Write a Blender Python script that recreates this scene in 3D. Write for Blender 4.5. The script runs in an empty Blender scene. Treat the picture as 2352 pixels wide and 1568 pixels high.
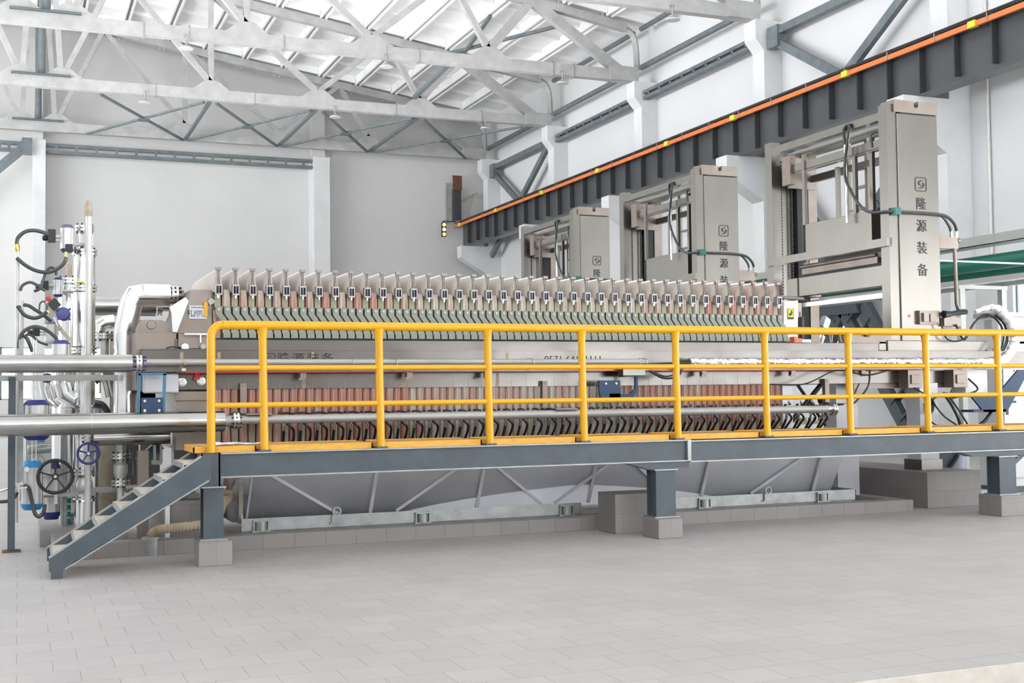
import bpy, bmesh, math, random
from mathutils import Vector, Matrix
random.seed(7)
S = bpy.context.scene
COL = S.collection
PI = math.pi

# ------------------------------------------------------------------ camera
CAM_H = 1.45
f_px, yaw, pit, rol = 2803.379, 0.38471299, 0.04097955, -0.011023
fw = Vector((math.sin(yaw)*math.cos(pit), math.cos(yaw)*math.cos(pit), math.sin(pit)))
rt = Vector((math.cos(yaw), -math.sin(yaw), 0)); up = rt.cross(fw)
r2 = rt*math.cos(rol)+up*math.sin(rol); u2 = -rt*math.sin(rol)+up*math.cos(rol)
cd = bpy.data.cameras.new('camera'); cam = bpy.data.objects.new('camera', cd); COL.objects.link(cam)
cd.sensor_width = 36; cd.lens = f_px/2352*36; cd.clip_end = 300; cd.clip_start = 0.1
M = Matrix((r2, u2, -fw)).transposed().to_4x4(); M.translation = Vector((0, 0, CAM_H))
cam.matrix_world = M
S.camera = cam

# ------------------------------------------------------------------ light
WS, WG = 4.6, 14.0   # brightness of the sky and of the raised lower half
w = bpy.data.worlds.new('world'); S.world = w; w.use_nodes = True
nt = w.node_tree; bg = nt.nodes['Background']
bg.inputs[0].default_value = (0.93, 0.965, 1.0, 1); bg.inputs[1].default_value = 1.0
# overcast sky above, lower half made brighter to lift the ceiling
_tc = nt.nodes.new('ShaderNodeTexCoord'); _sx = nt.nodes.new('ShaderNodeSeparateXYZ'); _cr = nt.nodes.new('ShaderNodeValToRGB')
nt.links.new(_tc.outputs['Generated'], _sx.inputs[0])
_ma = nt.nodes.new('ShaderNodeMapRange'); _ma.inputs[1].default_value = -.12; _ma.inputs[2].default_value = .06; _ma.inputs[3].default_value = WG; _ma.inputs[4].default_value = WS
nt.links.new(_sx.outputs[2], _ma.inputs[0]); nt.links.new(_ma.outputs[0], bg.inputs[1])
S.view_settings.view_transform = 'Standard'; S.view_settings.look = 'None'
S.view_settings.gamma = 1; S.view_settings.use_curve_mapping = False
S.view_settings.exposure = 0.15
def area_light(name, loc, rot, sx, sy, power, col=(1, 1, 1)):
    l = bpy.data.lights.new(name, 'AREA'); l.shape = 'RECTANGLE'; l.size = sx; l.size_y = sy; l.energy = power; l.color = col
    o = bpy.data.objects.new(name, l); COL.objects.link(o); o.location = loc; o.rotation_euler = rot
    return o
# portals guide the sampling of world light at the openings
def portal(name, loc, rot, sx, sy):
    o = area_light(name, loc, rot, sx, sy, 0.001); o.data.cycles.is_portal = True
area_light('added_uplight', (4, 28, 8.8), (PI, 0, 0), 22, 26, 1400, (1, .99, .98))  # added uplight without a fitting, brightens the roof slabs from below
portal('right_opening', (18.6, -.5, 2.4), (0, PI/2, 0), 4.6, 26)
portal('added_front_opening', (16, -13.7, 2.2), (-PI/2, 0, 0), 5, 4.6)  # opening added to brighten the fronts at the right
portal('left_glazing', (-17.2, 31, 5.5), (0, -PI/2, 0), 7.8, 36)
portal('added_high_opening', (0, -13.6, 9.0), (-PI/2, 0, 0), 34, 6)  # high strip of openings added to brighten ceiling and back wall

# ------------------------------------------------------------------ helpers
ORG = {}
def P(px, py, Y):
    d = fw + r2*((px-1176)/f_px) + u2*((784-py)/f_px)
    return Vector((0, 0, CAM_H)) + d*(Y/d.y)
def V(*a): return Vector(a)
class G:
    def __init__(s): s.b = bmesh.new()
    def box(s, x0, x1, y0, y1, z0, z1):
        vs = [s.b.verts.new(p) for p in ((x0,y0,z0),(x1,y0,z0),(x1,y1,z0),(x0,y1,z0),(x0,y0,z1),(x1,y0,z1),(x1,y1,z1),(x0,y1,z1))]
        for q in ((3,2,1,0),(4,5,6,7),(0,1,5,4),(1,2,6,5),(2,3,7,6),(3,0,4,7)): s.b.faces.new([vs[i] for i in q])
        return s
    def bar(s, p0, p1, w, h, upv=(0,0,1)):
        p0 = Vector(p0); p1 = Vector(p1); d = (p1-p0).normalized(); u = Vector(upv)
        if abs(d.dot(u)) > .98: u = Vector((0,1,0))
        a = d.cross(u).normalized(); c = a.cross(d).normalized()
        A = []
        for p in (p0, p1):
            A.append([s.b.verts.new(p+a*(i*w/2)+c*(j*h/2)) for i, j in ((-1,-1),(1,-1),(1,1),(-1,1))])
        s.b.faces.new(A[0]); s.b.faces.new(A[1][::-1])
        for k in range(4): s.b.faces.new((A[0][k], A[1][k], A[1][(k+1)%4], A[0][(k+1)%4]))
        return s
    def tube(s, pts, r, n=12, facet=False, closed=False, cap=True):
        pts = [Vector(p) for p in pts]
        if closed: pts = pts+[pts[0]]
        N = len(pts); rr = r if isinstance(r, (list, tuple)) else [r]*N
        ref = None; rings = []
        for i, p in enumerate(pts):
            if closed and i in (0, N-1): t = (pts[1]-pts[-2]).normalized()
            elif i == 0: t = (pts[1]-pts[0]).normalized()
            elif i == N-1: t = (pts[-1]-pts[-2]).normalized()
            else:
                t = (pts[i+1]-pts[i]).normalized()+(pts[i]-pts[i-1]).normalized()
                t = t.normalized() if t.length > 1e-6 else (pts[i+1]-pts[i]).normalized()
            if ref is None:
                ref = Vector((0,0,1)) if abs(t.z) < .9 else Vector((0,1,0))
            a = t.cross(ref); 
            if a.length < 1e-4: a = t.cross(Vector((1,.1,0)))
            a.normalize(); c = a.cross(t).normalized(); ref = c
            k = 1.0
            if facet and 0 < i < N-1: k = 1.0
            rings.append([p+(a*math.cos(2*PI*j/n)+c*math.sin(2*PI*j/n))*rr[i] for j in range(n)])
        mk = lambda R: [s.b.verts.new(q) for q in R]
        if facet:
            for i in range(N-1):
                A = mk(rings[i]); B = mk(rings[i+1])
                for j in range(n): s.b.faces.new((A[j], A[(j+1)%n], B[(j+1)%n], B[j]))
                if i == 0: s.b.faces.new(A[::-1])
                if i == N-2: s.b.faces.new(B)
        else:
            Rs = [mk(R) for R in (rings[:-1] if closed else rings)]
            if closed: Rs.append(Rs[0])
            for i in range(N-1):
                A, B = Rs[i], Rs[i+1]
                for j in range(n): s.b.faces.new((A[j], A[(j+1)%n], B[(j+1)%n], B[j]))
            if not closed and cap: s.b.faces.new(Rs[0][::-1]); s.b.faces.new(Rs[-1])
        return s
    def cyl(s, p0, p1, r, rb=None, n=16):
        return s.tube([p0, p1], [r, r if rb is None else rb], n)
    def prism(s, poly, plane, d0, d1):
        mp = {'xz': lambda a, b, d: (a, d, b), 'yz': lambda a, b, d: (d, a, b), 'xy': lambda a, b, d: (a, b, d)}[plane]
        A = [s.b.verts.new(mp(a, b, d0)) for a, b in poly]; B = [s.b.verts.new(mp(a, b, d1)) for a, b in poly]
        s.b.faces.new(A); s.b.faces.new(B[::-1]); n = len(poly)
        for i in range(n): s.b.faces.new((A[i], B[i], B[(i+1)%n], A[(i+1)%n]))
        return s
    def lathe(s, c, axis, prof, n=20):
        # prof: list of (distance along axis, radius)
        c = Vector(c); ax = Vector(axis).normalized(); ref = Vector((0,0,1)) if abs(ax.z) < .9 else Vector((1,0,0))
        a = ax.cross(ref).normalized(); b = a.cross(ax)
        rings = [[s.b.verts.new(c+ax*d+(a*math.cos(2*PI*j/n)+b*math.sin(2*PI*j/n))*max(r, 1e-4)) for j in range(n)] for d, r in prof]
        for A, B in zip(rings, rings[1:]):
            for j in range(n): s.b.faces.new((A[j], A[(j+1)%n], B[(j+1)%n], B[j]))
        s.b.faces.new(rings[0][::-1]); s.b.faces.new(rings[-1])
        return s
def mesh_of(name, g, m, sharp=.62):
    bmesh.ops.recalc_face_normals(g.b, faces=g.b.faces)
    me = bpy.data.meshes.new(name); g.b.to_mesh(me); g.b.free()
    if m: me.materials.append(m)
    for p in me.polygons: p.use_smooth = True
    me.set_sharp_from_angle(angle=sharp)
    return me
def link(o, org): COL.objects.link(o); ORG[o.name] = Vector(org); return o
def thing(name, label, cat, loc=(0,0,0), group=None):
    o = bpy.data.objects.new(name, None); o.empty_display_size = .1; o.location = loc
    link(o, loc); o['label'] = label; o['category'] = cat
    if group: o['group'] = group
    return o
def obj(name, g, m, parent=None, label=None, cat=None, group=None, bev=0, kind=None):
    me = g if isinstance(g, bpy.types.Mesh) else mesh_of(name, g, m)
    o = bpy.data.objects.new(name, me)
    if parent is not None:
        org = ORG[parent.name]
        me.transform(Matrix.Translation(-org)); o.parent = parent; link(o, org)
    elif kind == 'structure' or kind == 'stuff':
        link(o, (0,0,0))
    else:
        xs = [v.co for v in me.vertices]
        lo = [min(c[i] for c in xs) for i in range(3)]; hi = [max(c[i] for c in xs) for i in range(3)]
        org = Vector(((lo[0]+hi[0])/2, (lo[1]+hi[1])/2, lo[2]))
        me.transform(Matrix.Translation(-org)); o.location = org; link(o, org)
    if label: o['label'] = label
    if cat: o['category'] = cat
    if group: o['group'] = group
    if kind: o['kind'] = kind
    if bev:
        b = o.modifiers.new('bevel', 'BEVEL'); b.width = bev; b.segments = 2; b.limit_method = 'ANGLE'; b.angle_limit = .7; b.harden_normals = True
    return o
def struct(name, g, m, bev=0): return obj(name, g, m, kind='structure', bev=bev)
def kids(o): return [c for c in bpy.data.objects if c.parent == o]
def dup(root, loc, label=None, group=None, recolor=None):
    r = root.copy(); COL.objects.link(r); r.location = loc; ORG[r.name] = Vector(loc)
    if label: r['label'] = label
    if group: r['group'] = group
    for ch in CH[root.name]:
        c = ch.copy(); COL.objects.link(c); c.parent = r
        if recolor is not None: c.color = recolor
        for gch in [x for x in CH.get(ch.name, [])]:
            d = gch.copy(); COL.objects.link(d); d.parent = c
    return r
CH = {}
_o = 'first second third fourth fifth sixth seventh eighth ninth tenth eleventh twelfth thirteenth fourteenth fifteenth sixteenth seventeenth eighteenth nineteenth'.split()
def nth(i):
    if i < 19: return _o[i]
    i += 1; t_ = ['', '', 'twent', 'thirt', 'fort', 'fift'][i//10]
    return t_+'ieth' if i % 10 == 0 else t_+'y-'+_o[i % 10-1]
def freeze(root):
    CH[root.name] = kids(root)
    for c in CH[root.name]: CH[c.name] = kids(c)
def spl(pts, n=8):
    pts = [Vector(p) for p in pts]; P_ = [pts[0]*2-pts[1]]+pts+[pts[-1]*2-pts[-2]]; out = []
    for i in range(1, len(P_)-2):
        a, b, c, d = P_[i-1:i+3]
        for k in range(n):
            t = k/n; out.append(.5*((2*b)+(c-a)*t+(2*a-5*b+4*c-d)*t*t+(3*b-a-3*c+d)*t**3))
    out.append(pts[-1]); return out
def text(name, body, size, m, loc, rot, parent, shear=0, bold=0, sx=1):
    cu = bpy.data.curves.new('lettering_curve', 'FONT'); cu.body = body; cu.size = size; cu.extrude = .0012; cu.shear = shear; cu.offset = bold
    cu.align_x = 'CENTER'; cu.align_y = 'CENTER'; cu.resolution_u = 3
    t = bpy.data.objects.new('lettering_tmp', cu); COL.objects.link(t)
    bpy.context.view_layer.update()
    me = bpy.data.meshes.new_from_object(t.evaluated_get(bpy.context.evaluated_depsgraph_get()))
    bpy.data.objects.remove(t); bpy.data.curves.remove(cu)
    me.materials.clear(); me.materials.append(m)
    me.transform(Matrix.Translation(loc) @ rot.to_matrix().to_4x4() @ Matrix.Diagonal((sx,1,1,1)))
    return obj(name, me, m, parent)
from mathutils import Euler
FRONT = Euler((PI/2, 0, 0))

# ------------------------------------------------------------------ materials
def mat(name, col, rough=.5, metal=0, var=.08, scale=3, bump=0, bscale=40, stretch=(1,1,1), spec=None, vcol=None, rvar=0):
    m = bpy.data.materials.new(name); m.use_nodes = True; N = m.node_tree.nodes; L = m.node_tree.links
    b = N['Principled BSDF']; b.inputs['Base Color'].default_value = (*col, 1); b.inputs['Roughness'].default_value = rough; b.inputs['Metallic'].default_value = metal
    if spec is not None: b.inputs['Specular IOR Level'].default_value = spec
    tc = N.new('ShaderNodeTexCoord'); mp = N.new('ShaderNodeMapping'); mp.inputs['Scale'].default_value = stretch
    L.new(tc.outputs['Object'], mp.inputs[0])
    if var:
        n = N.new('ShaderNodeTexNoise'); n.inputs['Scale'].default_value = scale; n.inputs['Detail'].default_value = 5; n.inputs['Roughness'].default_value = .6
        L.new(mp.outputs[0], n.inputs['Vector'])
        mr = N.new('ShaderNodeMapRange'); mr.inputs[1].default_value = .3; mr.inputs[2].default_value = .7; L.new(n.outputs['Fac'], mr.inputs[0])
        mx = N.new('ShaderNodeMix'); mx.data_type = 'RGBA'; L.new(mr.outputs[0], mx.inputs['Factor'])
        v2 = vcol or tuple(c*(1-var*2) for c in col)
        mx.inputs[6].default_value = (*[min(1, c*(1+var*.6)) for c in col], 1); mx.inputs[7].default_value = (*v2, 1)
        L.new(mx.outputs[2], b.inputs['Base Color'])
        if rvar:
            m2 = N.new('ShaderNodeMapRange'); m2.inputs[3].default_value = rough-rvar; m2.inputs[4].default_value = rough+rvar
            L.new(n.outputs['Fac'], m2.inputs[0]); L.new(m2.outputs[0], b.inputs['Roughness'])
    if bump:
        n2 = N.new('ShaderNodeTexNoise'); n2.inputs['Scale'].default_value = bscale; n2.inputs['Detail'].default_value = 3; L.new(mp.outputs[0], n2.inputs['Vector'])
        bp = N.new('ShaderNodeBump'); bp.inputs['Strength'].default_value = bump; bp.inputs['Distance'].default_value = .02
        L.new(n2.outputs['Fac'], bp.inputs['Height']); L.new(bp.outputs[0], b.inputs['Normal'])
    return m
def tiles(name, c1, c2, mortar, bw, rh, off, ms=.004, plane='xy', rough=.55):
    m = mat(name, c1, rough, var=0); N = m.node_tree.nodes; L = m.node_tree.links; b = N['Principled BSDF']
    tc = N['Texture Coordinate'] if 'Texture Coordinate' in N else [x for x in N if x.type == 'TEX_COORD'][0]
    sx = N.new('ShaderNodeSeparateXYZ'); L.new(tc.outputs['Object'], sx.inputs[0]); cb = N.new('ShaderNodeCombineXYZ')
    if plane == 'xy': L.new(sx.outputs[0], cb.inputs[0]); L.new(sx.outputs[1], cb.inputs[1])
    else:
        ad = N.new('ShaderNodeMath'); ad.operation = 'ADD'; L.new(sx.outputs[0], ad.inputs[0]); L.new(sx.outputs[1], ad.inputs[1])
        L.new(ad.outputs[0], cb.inputs[0]); L.new(sx.outputs[2], cb.inputs[1])
    br = N.new('ShaderNodeTexBrick'); L.new(cb.outputs[0], br.inputs['Vector'])
    br.offset = off; br.inputs['Scale'].default_value = 1; br.inputs['Brick Width'].default_value = bw; br.inputs['Row Height'].default_value = rh
    br.inputs['Mortar Size'].default_value = ms; br.inputs['Mortar Smooth'].default_value = .3; br.inputs['Bias'].default_value = 0
    br.inputs['Color1'].default_value = (*c1,1); br.inputs['Color2'].default_value = (*c2,1); br.inputs['Mortar'].default_value = (*mortar,1)
    n = N.new('ShaderNodeTexNoise'); n.inputs['Scale'].default_value = .9; n.inputs['Detail'].default_value = 6; n.inputs['Roughness'].default_value = .65
    L.new(tc.outputs['Object'], n.inputs['Vector'])
    mr = N.new('ShaderNodeMapRange'); mr.inputs[1].default_value = .3; mr.inputs[2].default_value = .75; mr.inputs[3].default_value = .88; mr.inputs[4].default_value = 1.06; L.new(n.outputs['Fac'], mr.inputs[0])
    mx = N.new('ShaderNodeVectorMath'); mx.operation = 'SCALE'; L.new(br.outputs['Color'], mx.inputs[0]); L.new(mr.outputs[0], mx.inputs['Scale'])
    L.new(mx.outputs[0], b.inputs['Base Color'])
    return m
def emit(name, col, st):
    m = bpy.data.materials.new(name); m.use_nodes = True; b = m.node_tree.nodes['Principled BSDF']
    b.inputs['Base Color'].default_value = (*col,1); b.inputs['Emission Color'].default_value = (*col,1); b.inputs['Emission Strength'].default_value = st
    return m
m_wall = mat('white_plaster', (.68,.68,.682), .75, var=.03, scale=.35, bump=.15, bscale=6)
m_wallb = mat('back_wall_plaster', (.66,.652,.635), .75, var=.04, scale=.25, bump=.15, bscale=6)
m_conc = mat('white_painted_concrete', (.69,.69,.69), .7, var=.06, scale=1.2, bump=.2, bscale=9)
m_truss = mat('whitewashed_concrete', (.455,.451,.442), .75, var=.10, scale=2.6, bump=.3, bscale=12)
m_roof = mat('painted_roof_slab', (.90,.895,.89), .75, var=.05, scale=.8)
m_floor = tiles('floor_tile', (.415,.397,.382), (.39,.373,.362), (.26,.238,.212), .311, .289, .42, .0028)
m_plinth = tiles('plinth_tile', (.27,.245,.235), (.245,.225,.215), (.20,.175,.16), .31, .20, .5, .003, 'v', .5)
m_riser = mat('mortar_streaked_tile', (.42,.38,.34), .8, var=.2, scale=6, vcol=(.62,.58,.5))
m_curb = tiles('curb_tile', (.27,.245,.23), (.25,.225,.215), (.17,.15,.135), .30, .5, 0, .004, 'v', .5)
m_grey = mat('grey_blue_paint', (.064,.081,.096), .42, var=.12, scale=4, bump=.05, bscale=20)
m_greyg = mat('galvanised_and_lit_edge', (.36,.37,.36), .4, .5, var=.12, scale=8)  # galvanised grey; on stair and platform beam flanges a painted edge highlight
m_crane = mat('dark_grey_crane_paint', (.075,.078,.082), .33, var=.08, scale=2)
m_craneb = mat('dark_stiffener_paint', (.045,.048,.052), .4, var=.05)
m_rust = mat('rust', (.17,.075,.045), .8, var=.25, scale=9)
m_orange = mat('orange_conductor', (.78,.20,.05), .4, var=.04)
m_brace = mat('slate_brace_paint', (.085,.105,.115), .5, var=.25, scale=3, vcol=(.17,.19,.20))
m_yellow = mat('yellow_paint', (.72,.36,.004), .35, var=.03, scale=5)
m_grate = mat('yellow_grating', (.80,.40,.045), .5, var=.12, scale=9, stretch=(1,4,6))
m_grtop = mat('dusty_grating_top', (.62,.40,.20), .7, var=.12, scale=12)
m_steel = mat('satin_stainless', (.165,.154,.143), .24, .85, var=.09, scale=1.3, stretch=(1,1,2.5), vcol=(.145,.132,.121), rvar=.04)
m_steelw = mat('stained_stainless', (.245,.215,.19), .42, .7, var=.12, scale=4, vcol=(.22,.175,.145))
m_steelb = mat('brushed_panel', (.225,.209,.186), .28, .85, var=.05, scale=2, stretch=(1,1,.3))
m_tank = mat('hopper_steel', (.58,.58,.61), .5, .1, var=.08, scale=1.2)
m_chrome = mat('polished_cladding', (.86,.86,.86), .2, 1, var=.02, scale=2, bump=.03, bscale=5)
m_chromed = mat('dull_cladding', (.47,.465,.45), .2, 1, var=.06, scale=3)
m_sst = mat('bright_flange', (.7,.69,.66), .25, .95, var=.06, scale=10)
m_pipe = mat('grey_pipe', (.43,.42,.40), .5, .45, var=.08, scale=4, stretch=(.4,1,1))
m_pipew = mat('light_grey_tube', (.62,.61,.58), .4, .2, var=.06, scale=4)
m_blackbr = mat('dark_slate_bracing', (.07,.085,.10), .45, var=.1)
m_beige = mat('stained_beige', (.45,.38,.30), .6, .2, var=.15, scale=8)
m_sage = mat('sage_plastic', (.23,.243,.197), .5, var=.05, scale=6)
m_cap = mat('pale_bolt_cap', (.40,.42,.40), .4, var=0)
m_khaki = mat('khaki_plate', (.36,.34,.23), .55, var=.1, scale=5)
m_black = mat('black_rubber', (.018,.019,.02), .35, var=.1)
m_blackm = mat('black_casting', (.014,.014,.015), .45, var=.1)
m_navy = mat('navy_casting', (.035,.04,.20), .3, var=.05)
m_slatebl = mat('slate_blue_cap', (.13,.13,.19), .4, var=.05)
m_cyan = mat('bright_blue_cover', (.03,.27,.62), .35, var=.04)
m_blue = mat('steel_blue_paint', (.05,.17,.30), .35, var=.05)
m_blued = mat('dark_blue_paint', (.016,.05,.105), .55, var=.06)
m_alu = mat('cast_aluminium', (.60,.60,.58), .35, .55, var=.06, scale=9)
m_brass = mat('brass', (.62,.45,.16), .35, .9, var=.08)
m_red = mat('red_plastic', (.62,.03,.03), .4, var=.05)
m_orangered = mat('orange_red_clip', (.75,.15,.06), .4, var=.05)
m_white = mat('white_plastic', (.80,.80,.79), .4, var=.03)
m_sheet = mat('translucent_sheet', (.72,.76,.72), .4, var=.04)
m_wrap = mat('white_foil_wrap', (.90,.90,.90), .28, .35, var=.04, scale=30, bump=.9, bscale=26)
m_foil = mat('crinkled_foil', (.88,.88,.90), .16, .95, var=.1, scale=30, bump=1.0, bscale=22)
m_green = mat('green_pipe_paint', (.012,.17,.12), .3, var=.05)
m_tray = mat('cable_tray_grey', (.42,.42,.39), .5, var=.05)
m_cab = mat('cabinet_grey', (.68,.70,.70), .5, var=.03)
m_ink = mat('black_ink', (.028,.028,.03), .6, var=0)
m_dark = mat('matt_black', (.03,.03,.03), .7, var=0)
m_hose = mat('tan_ribbed_hose', (.50,.41,.29), .55, var=.12, scale=5)
m_tread = mat('dusty_tread', (.52,.47,.40), .8, var=.12, scale=9)
m_frame = mat('window_frame_grey', (.16,.18,.20), .4, var=.03)
m_lampw = mat('lamp_reflector', (.55,.56,.55), .4, .3, var=.04)
m_teal = mat('teal_valve', (.05,.25,.25), .4, var=.05)
m_ylab = mat('yellow_label', (.72,.68,.04), .5, var=0)
m_paper = mat('name_plate_metal', (.52,.52,.55), .4, .3, var=.02)
m_screen = emit('touch_screen', (.55,.68,.75), .55)
m_glass = bpy.data.materials.new('window_glass'); m_glass.use_nodes = True
_b = m_glass.node_tree.nodes['Principled BSDF']; _b.inputs['Transmission Weight'].default_value = 1; _b.inputs['Roughness'].default_value = 0; _b.inputs['IOR'].default_value = 1.1; _b.inputs['Base Color'].default_value = (.9,.96,1,1)
# filter cloth: white felt with a red-brown stain, the amount set by each object's own colour
m_cloth = bpy.data.materials.new('filter_cloth'); m_cloth.use_nodes = True
N = m_cloth.node_tree.nodes; L = m_cloth.node_tree.links; b = N['Principled BSDF']; b.inputs['Roughness'].default_value = .8
tc = N.new('ShaderNodeTexCoord'); oi = N.new('ShaderNodeObjectInfo'); mp = N.new('ShaderNodeMapping'); mp.inputs['Scale'].default_value = (9, 3, 1.6)
ad = N.new('ShaderNodeVectorMath'); ad.operation = 'ADD'; cb = N.new('ShaderNodeCombineXYZ'); ml = N.new('ShaderNodeMath'); ml.operation = 'MULTIPLY'; ml.inputs[1].default_value = 37
L.new(oi.outputs['Random'], ml.inputs[0]); L.new(ml.outputs[0], cb.inputs[0]); L.new(ml.outputs[0], cb.inputs[2])
L.new(tc.outputs['Object'], ad.inputs[0]); L.new(cb.outputs[0], ad.inputs[1]); L.new(ad.outputs[0], mp.inputs[0])
n = N.new('ShaderNodeTexNoise'); n.inputs['Scale'].default_value = 2; n.inputs['Detail'].default_value = 4; L.new(mp.outputs[0], n.inputs['Vector'])
sp = N.new('ShaderNodeSeparateColor'); L.new(oi.outputs['Color'], sp.inputs[0])
a2 = N.new('ShaderNodeMath'); a2.operation = 'ADD'; L.new(n.outputs['Fac'], a2.inputs[0]); L.new(sp.outputs[0], a2.inputs[1])
mr = N.new('ShaderNodeMapRange'); mr.inputs[1].default_value = .85; mr.inputs[2].default_value = 1.35; _sz = N.new('ShaderNodeSeparateXYZ'); L.new(tc.outputs['Object'], _sz.inputs[0]); _mz = N.new('ShaderNodeMapRange'); _mz.inputs[1].default_value = 1.42; _mz.inputs[2].default_value = 1.60; _mz.inputs[3].default_value = .08; _mz.inputs[4].default_value = -.45; L.new(_sz.outputs[2], _mz.inputs[0])
a3 = N.new('ShaderNodeMath'); a3.operation = 'ADD'; L.new(a2.outputs[0], a3.inputs[0]); L.new(_mz.outputs[0], a3.inputs[1]); _ml = N.new('ShaderNodeMapRange'); _ml.inputs[1].default_value = .5; _ml.inputs[2].default_value = .75; _ml.inputs[3].default_value = .16; _ml.inputs[4].default_value = 0; L.new(_sz.outputs[2], _ml.inputs[0])
a4 = N.new('ShaderNodeMath'); a4.operation = 'ADD'; L.new(a3.outputs[0], a4.inputs[0]); L.new(_ml.outputs[0], a4.inputs[1]); L.new(a4.outputs[0], mr.inputs[0])
mx = N.new('ShaderNodeMix'); mx.data_type = 'RGBA'; L.new(mr.outputs[0], mx.inputs['Factor'])
mx.inputs[6].default_value = (.56,.51,.455,1); mx.inputs[7].default_value = (.52,.29,.235,1); L.new(mx.outputs[2], b.inputs['Base Color'])

# ------------------------------------------------------------------ setting
XW, YB = 18.72, 49.0          # right wall and back wall planes
Y0R = -14
TY = [20.4, 27.2, 34.0, 40.8, 47.6]   # column and truss lines
def roof_z(x): return 13.53+.15*(14.6-abs(x-.64)-.64)   # top of the trusses' upper chord
g = G(); g.box(-17.5, XW+.3, 5.03, YB, -.32, 0); struct('floor', g, m_floor)
g = G(); g.box(-17.5, XW+.3, 4.99, 5.028, -.32, -.004); struct('trim_1', g, m_riser)
g = G(); g.box(-17.5, XW+.3, -14, 4.99, -.5, -.32); struct('floor_2', g, m_floor)
g = G(); g.box(-17.8, XW+.3, YB, YB+.3, 3.3, 16.5); g.box(-17.8,-3,YB,YB+.3,0,3.3); g.box(4.2,XW+.3,YB,YB+.3,0,3.3); g.box(-3,4.2,YB,YB+.3,0,1.35)
struct('wall_back', g, m_wallb)
g = G()   # right wall with low windows
wins = [(18.3,19.1), (24.3,26.1), (31.2,33.0), (37.8,39.6)]
g.box(XW, XW+.3, 15.5, YB, 3.6, 14.2); g.box(XW, XW+.3, 15.5, YB, -.3, 2.35); g.box(XW, XW+.3, Y0R, 15.5, 4.7, 14.2); g.box(XW, XW+.3, Y0R, 15.5, -.5, .0)
for y in (-6.8, 0, 6.8, 13.6): g.box(XW-.3, XW+.3, y-.3, y+.3, 0, 5)
ys = [15.5]+[v for a_, b_ in wins for v in (a_, b_)]+[YB]
for a_, b_ in zip(ys[::2], ys[1::2]): g.box(XW, XW+.3, a_, b_, 2.35, 3.6)
struct('wall_right', g, m_wall)
def window(n, x0, x1, y0, y1, z0, z1, mull):
    f = G()
    if y1-y0 > x1-x0:
        for ya in [y0+(y1-y0)*k/mull for k in range(mull+1)]: f.box(x0, x1, ya-.035, ya+.035, z0, z1)
        for z in (z0, z1): f.box(x0, x1, y0, y1, z-.04, z+.04)
        gl = G().box((x0+x1)/2-.004, (x0+x1)/2+.004, y0, y1, z0, z1)
    else:
        for xa in [x0+(x1-x0)*k/mull for k in range(mull+1)]: f.box(xa-.04, xa+.04, y0, y1, z0, z1)
        for z in (z0, z1, z0+(z1-z0)*.6): f.box(x0, x1, y0, y1, z-.04, z+.04)
        gl = G().box(x0, x1, (y0+y1)/2-.004, (y0+y1)/2+.004, z0, z1)
    o = struct('window_%d' % n, f, m_frame); p = obj('pane', gl, m_glass, o)
for i, (a_, b_) in enumerate(wins): window(i+1, XW+.08, XW+.16, a_, b_, 2.35, 3.6, 2)
window(5, -3, 4.2, YB+.08, YB+.16, 1.35, 3.3, 6)
g = G(); g.box(-17.8, 13.5, -14.3, -14, -.5, 6.0); g.box(13.5, XW+.3, -14.3, -14, 4.6, 6.0); g.box(-17.8, XW+.3, -14.3, -14, 12.0, 16.5)  # unseen wall; its low and high openings are added to let light in
for x in [-17.5+4.5*k for k in range(9)]: g.box(x-.15, x+.15, -14.25, -14, 6.0, 12.0)
struct('wall_front', g, m_wall)
# left wall: low wall with tall openings above it in the rear part, far out of view on the left
g = G(); g.box(-17.8, -17.5, -14, YB, -.5, 1.6); g.box(-17.8, -17.5, -14, YB, 9.5, 13.3)
for y in [-13.7+6.8*k for k in range(10)]: g.box(-17.8, -17.3, y-.3, y+.3, 1.6, 9.5)
g.box(-17.8, -17.5, -14, 13.2, 1.6, 9.5)  # near bays closed to cut the light on the foreground
struct('wall_left', g, m_wall)
# roof: sloping ribbed slabs
g = G()
def slab(xa, xb, y0, y1):
    for (x0, x1) in ((xa, xb),):
        za, zb = roof_z(x0), roof_z(x1)
        for dz0, dz1, ya, yb in ((.30, .38, y0, y1),):
            vs = [g.b.verts.new(p) for p in ((x0,ya,za+dz0),(x1,ya,zb+dz0),(x1,yb,zb+dz0),(x0,yb,za+dz0),(x0,ya,za+dz1),(x1,ya,zb+dz1),(x1,yb,zb+dz1),(x0,yb,za+dz1))]
            for q in ((3,2,1,0),(4,5,6,7),(0,1,5,4),(1,2,6,5),(2,3,7,6),(3,0,4,7)): g.b.faces.new([vs[i] for i in q])
xr = [.64+1.5*k for k in range(13)]; xr[-1] = XW+.3
xl = [.64-1.5*k for k in range(13)]
for a_, b_ in list(zip(xr, xr[1:]))+list(zip(xl[1:], xl)): slab(a_, b_, Y0R, YB+.3)
struct('ceiling', g, m_roof)
g = G()
for x in xr[1:-1]+xl[:-1]:
    for d in (-.09, .09):
        xx = x+d; z = roof_z(xx)
        vs = [(xx-.055, z+.30), (xx-.03, z+.005), (xx+.03, z+.005), (xx+.055, z+.30)]
        for ya, yb in zip([-13.6, -6.8, 0, 6.8, 13.6]+TY, [-6.8, 0, 6.8, 13.6]+TY+[YB]): g.prism(vs, 'xz', ya+.12, yb-.12)
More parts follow.
